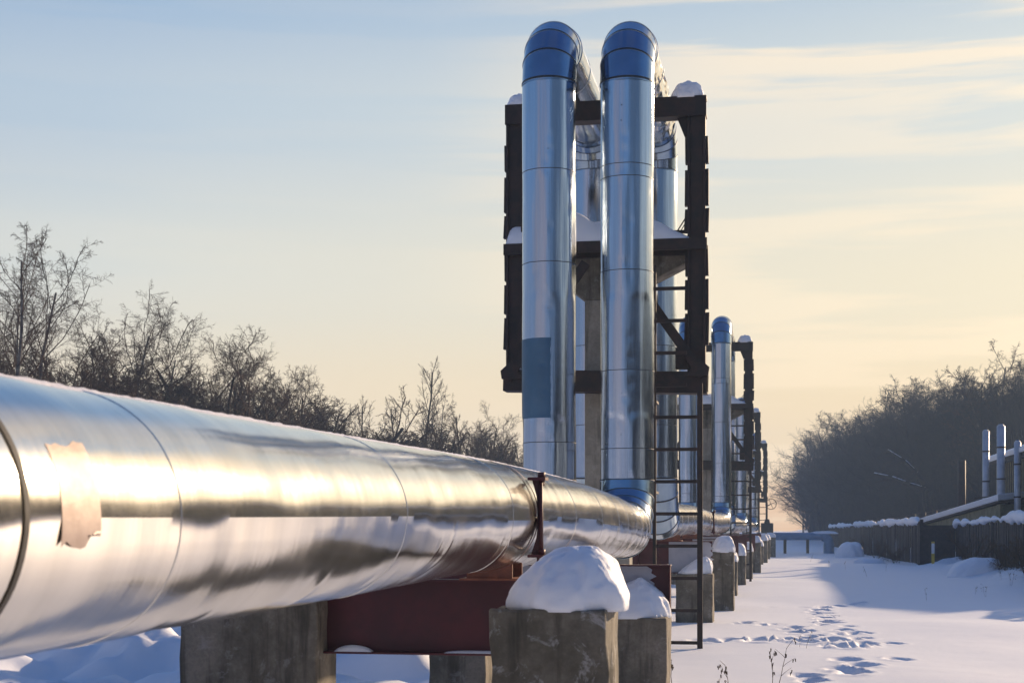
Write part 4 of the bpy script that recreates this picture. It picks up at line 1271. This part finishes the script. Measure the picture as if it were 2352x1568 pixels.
for k in range(64):
    u = -40 + k * 20 + rr.uniform(-8, 8)
    s = np.interp(u, [0, 700, 1200], [64, 47, 37]) * rr.uniform(.86, 1.04)
    vt = np.interp(u, [0, 150, 400, 700, 760, 1200], [830, 860, 880, 900, 965, 1000]) + rr.uniform(-25, 30)
    plantpx('shrub_a' if k % 2 else 'shrub_b', u, vt, s, rr.uniform(0, 6), 'dense bare bush in the thicket ' + BR[min(6, max(0, k // 9))], 'bush', 'bushes ' + BR[min(6, max(0, k // 9))], rr.uniform(1.0, 1.5))

for k in range(9):
    X = rr.uniform(6.1, 6.7); Y = [38, 41, 44, 46, 50, 54, 63, 74, 92][k] + rr.uniform(-1, 1)
    if Y > 59: X -= 1.4
    plant('shrub_a' if k % 2 else 'shrub_b', X, Y, rr.uniform(.7, 1.35), rr.uniform(0, 6), 'leafless bush standing against the dark plank fence', 'bush', 'bushes along the plank fence', rr.uniform(.9, 1.4))
# right wood: front trees one by one, the mass behind as one
edge = [(5.6, 205), (7.8, 170), (10.8, 136), (15.0, 120), (19.5, 110), (26, 92), (31, 70), (33, 48), (35, 20), (37, -10), (39, -40)]
rr = random.Random(21)
def edge_pt(t):
    f = t * (len(edge) - 1); i = min(int(f), len(edge) - 2); f -= i
    return (edge[i][0] + (edge[i + 1][0] - edge[i][0]) * f, edge[i][1] + (edge[i + 1][1] - edge[i][1]) * f)
kinds = ['birch_fan', 'crook_a', 'birch_b', 'crook_c', 'birch_a']
vprof = lambda u: np.interp(u, [1835, 1850, 1875, 1932, 2010, 2080, 2130, 2200, 2260, 2352], [1130, 1060, 985, 965, 950, 900, 890, 880, 865, 845])
WR = ['at its hazy far left end', 'on its steep left slope', 'where its outline levels out, left of the boughs', 'above the snowy boughs', 'between the boughs and the tallest birch', 'at the right edge behind the flues']
for k in range(46):
    u = 1848 + (k / 45) * 545 + rr.uniform(-5, 5)
    s = np.interp(u, [1840, 1870, 1932, 2080, 2352], [15.5, 17, 20, 25.7, 32]) * rr.uniform(.9, 1.06)
    plantpx(kinds[k % 5], u, vprof(u) + rr.choice([-26, -14, -6, 4, 14, 26]) , s, rr.uniform(0, 6), 'bare tree of the right wood ' + WR[k // 8], 'tree', 'wood trees ' + WR[k // 8], rr.uniform(1.1, 1.6))
plantpx('birch_b', 2262, 785, 31, 1.7, 'tallest bare birch rising above the right wood', 'tree', 'trees at the edge of the right wood', 1.1)
for (key, u, vt, s_, rz, lab) in [('birch_fan', 2105, 872, 26, .4, 'broad crowned tree standing out above the snowy boughs'), ('birch_a', 1940, 948, 20, 2.2, 'rounded tree on the left shoulder of the wood'),
        ('crook_c', 1876, 990, 17, 1.2, 'leaning tree at the left tip of the wood'), ('birch_fan', 2338, 830, 31, 3.0, 'tall bare birch cut by the right edge of the photo'), ('crook_a', 2178, 872, 28, 5.0, 'twisted bare tree between the boughs and the tallest birch')]:
    plantpx(key, u, vt, s_, rz, lab, 'tree', 'tall trees of the right wood', 1.3)
M['woodmass'] = m_simple('wood_bark_haze_tint', (.014, .014, .018), (.028, .026, .030), 3, .9, 0, spec=.1)  # darker, bluer than the twigs: haze and dim light put into the colour
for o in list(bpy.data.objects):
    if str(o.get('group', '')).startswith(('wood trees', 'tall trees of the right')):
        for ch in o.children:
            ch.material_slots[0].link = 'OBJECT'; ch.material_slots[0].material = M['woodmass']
# the mass
lo = [gen_tree(40 + k, 14, kd, .72) for k, kd in enumerate(['birch', 'crooked', 'birch', 'shrub'])]
VV, FF, off = [], [], 0
def put(mi, X, Y, h, rz, w=1.0):
    global off
    (tv, tf), (cv, cf) = lo[mi]
    c, s = math.cos(rz), math.sin(rz); k = h / 14
    Rm = np.array(((c, -s, 0), (s, c, 0), (0, 0, 1))) * np.array((k * w, k * w, k))[None]
    for v, f in ((tv, tf), (cv, cf)):
        VV.append(v @ Rm.T + np.array((X, Y, gh(X, Y)))); FF.append(f + off); off += len(v)
rr = random.Random(77)
for k in range(230):
    u = 1852 + rr.random() ** .9 * 640
    s = np.interp(u, [1840, 1870, 1932, 2080, 2352, 2500], [14, 15.5, 18, 23, 29, 36]) * rr.uniform(.72, 1.0)
    X, Y = W(u, s)
    h = (Zh(vprof(min(u, 2352)) + rr.uniform(0, 90), s) - gh(X, Y))
    put(rr.choice([0, 1, 2, 1, 3]), X, Y, h, rr.uniform(0, 6), rr.uniform(1.0, 1.5))
for k in range(90):       # low growth closing the foot of the wood
    u = 1848 + rr.random() * 620
    s = np.interp(u, [1840, 1870, 1932, 2080, 2352, 2500], [16, 17.5, 21, 26, 33, 38]) * rr.uniform(.9, 1.05)
    X, Y = W(u, s); put(3, X, Y, rr.uniform(5, 8), rr.uniform(0, 6), 1.5)
for k in range(70):       # the same wood running on to the right of the camera and behind it
    X, Y = edge_pt(.5 + .5 * rr.random()); X += rr.uniform(0, 9); Y += rr.uniform(-5, 5)
    put(rr.choice([0, 1, 2, 3]), X, Y, rr.uniform(9, 13), rr.uniform(0, 6), 1.3)
for k in range(120):      # nearer wood just beyond the right edge: shades the far snow and shows in the cladding
    t_ = rr.random(); P_ = [(22.5, 90), (25, 80), (28, 70), (31, 58), (33, 45), (34, 30), (36, 10)]
    f_ = t_ ** 1.15 * 6; i_ = min(int(f_), 5); f_ -= i_
    X = P_[i_][0] + (P_[i_ + 1][0] - P_[i_][0]) * f_ + rr.uniform(0, 4); Y = P_[i_][1] + (P_[i_ + 1][1] - P_[i_][1]) * f_ + rr.uniform(-2, 2)
    put(rr.choice([1, 3, 3, 1]), X + 1.2, Y, rr.uniform(10.2, 12.4), rr.uniform(0, 6), 1.5)
for k in range(60):
    put(rr.choice([0, 1, 3]), rr.uniform(24, 42), rr.uniform(-60, 0), rr.uniform(11, 14), rr.uniform(0, 6), 1.4)
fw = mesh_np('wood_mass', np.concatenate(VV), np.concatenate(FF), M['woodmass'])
tag(fw, 'dense bare winter wood receding on the right', 'wood', kind='stuff')
# snow laden fallen boughs in front of the wood
for k, (pts, lab) in enumerate([([(2008, 1088), (2050, 1097), (2090, 1112), (2135, 1126)], 'snow laden bough lying across the dark wood, lower one'), ([(2040, 1035), (2080, 1060), (2105, 1085), (2120, 1110)], 'snow laden bough hanging in the dark wood, upper one')]):
    s = 30.0
    root = tag(empty('snowy_bough'), lab, 'branch')
    P = [Vector((*W(u, s), Zh(v, s))) for u, v in pts]
    b = MB(); b2 = MB()
    for i in range(3):
        b.rod(P[i], P[i + 1], .07 + .03 * i, 7, .10 + .03 * i)
        up_ = Vector((0, 0, .10)); b2.rod(P[i] + up_, P[i] * .25 + P[i + 1] * .75 + up_, .035 + .02 * i, 7, .05 + .02 * i)
    b.rod(P[1], P[1] + Vector((-1.3, 0, -.35)), .06, 6, .03); b.rod(P[2], P[2] + Vector((.5, 0, 1.0)), .06, 6, .03); b.rod(P[3], P[3] + Vector((.3, 0, -4.5)), .14, 6, .18)
    rb = random.Random(k + 3)
    for q in range(26):
        i = rb.randrange(3); t_ = rb.random(); A_ = P[i].lerp(P[i + 1], t_); B_ = A_ + Vector((rb.uniform(-1.2, .2), rb.uniform(-.5, .5), rb.uniform(-.7, .5)))
        b.rod(A_, B_, .035, 5, .012); b.rod(B_, B_ + Vector((rb.uniform(-.6, .1), 0, rb.uniform(-.5, .2))), .014, 4, .008)

    b.build('bough', M['bark'], root); b2.build('snow_line', M['snow'], root)

# ------------------------------------------------------------------ haze
hz = MB(); hz.box(-470, 470, -440, 480, -2.0, 32)
hm = bpy.data.materials.new('haze'); hm.use_nodes = True
t = hm.node_tree
for n in list(t.nodes): t.nodes.remove(n)
pv = N(t, 'ShaderNodeVolumePrincipled', {'Color': (.56, .76, 1.0, 1), 'Density': .0010, 'Anisotropy': .1})
N(t, 'ShaderNodeOutputMaterial', {1: pv.outputs[0]})
ho = hz.build('haze', hm)
tag(ho, kind='stuff')
ho['label'] = 'pale winter haze filling the air'
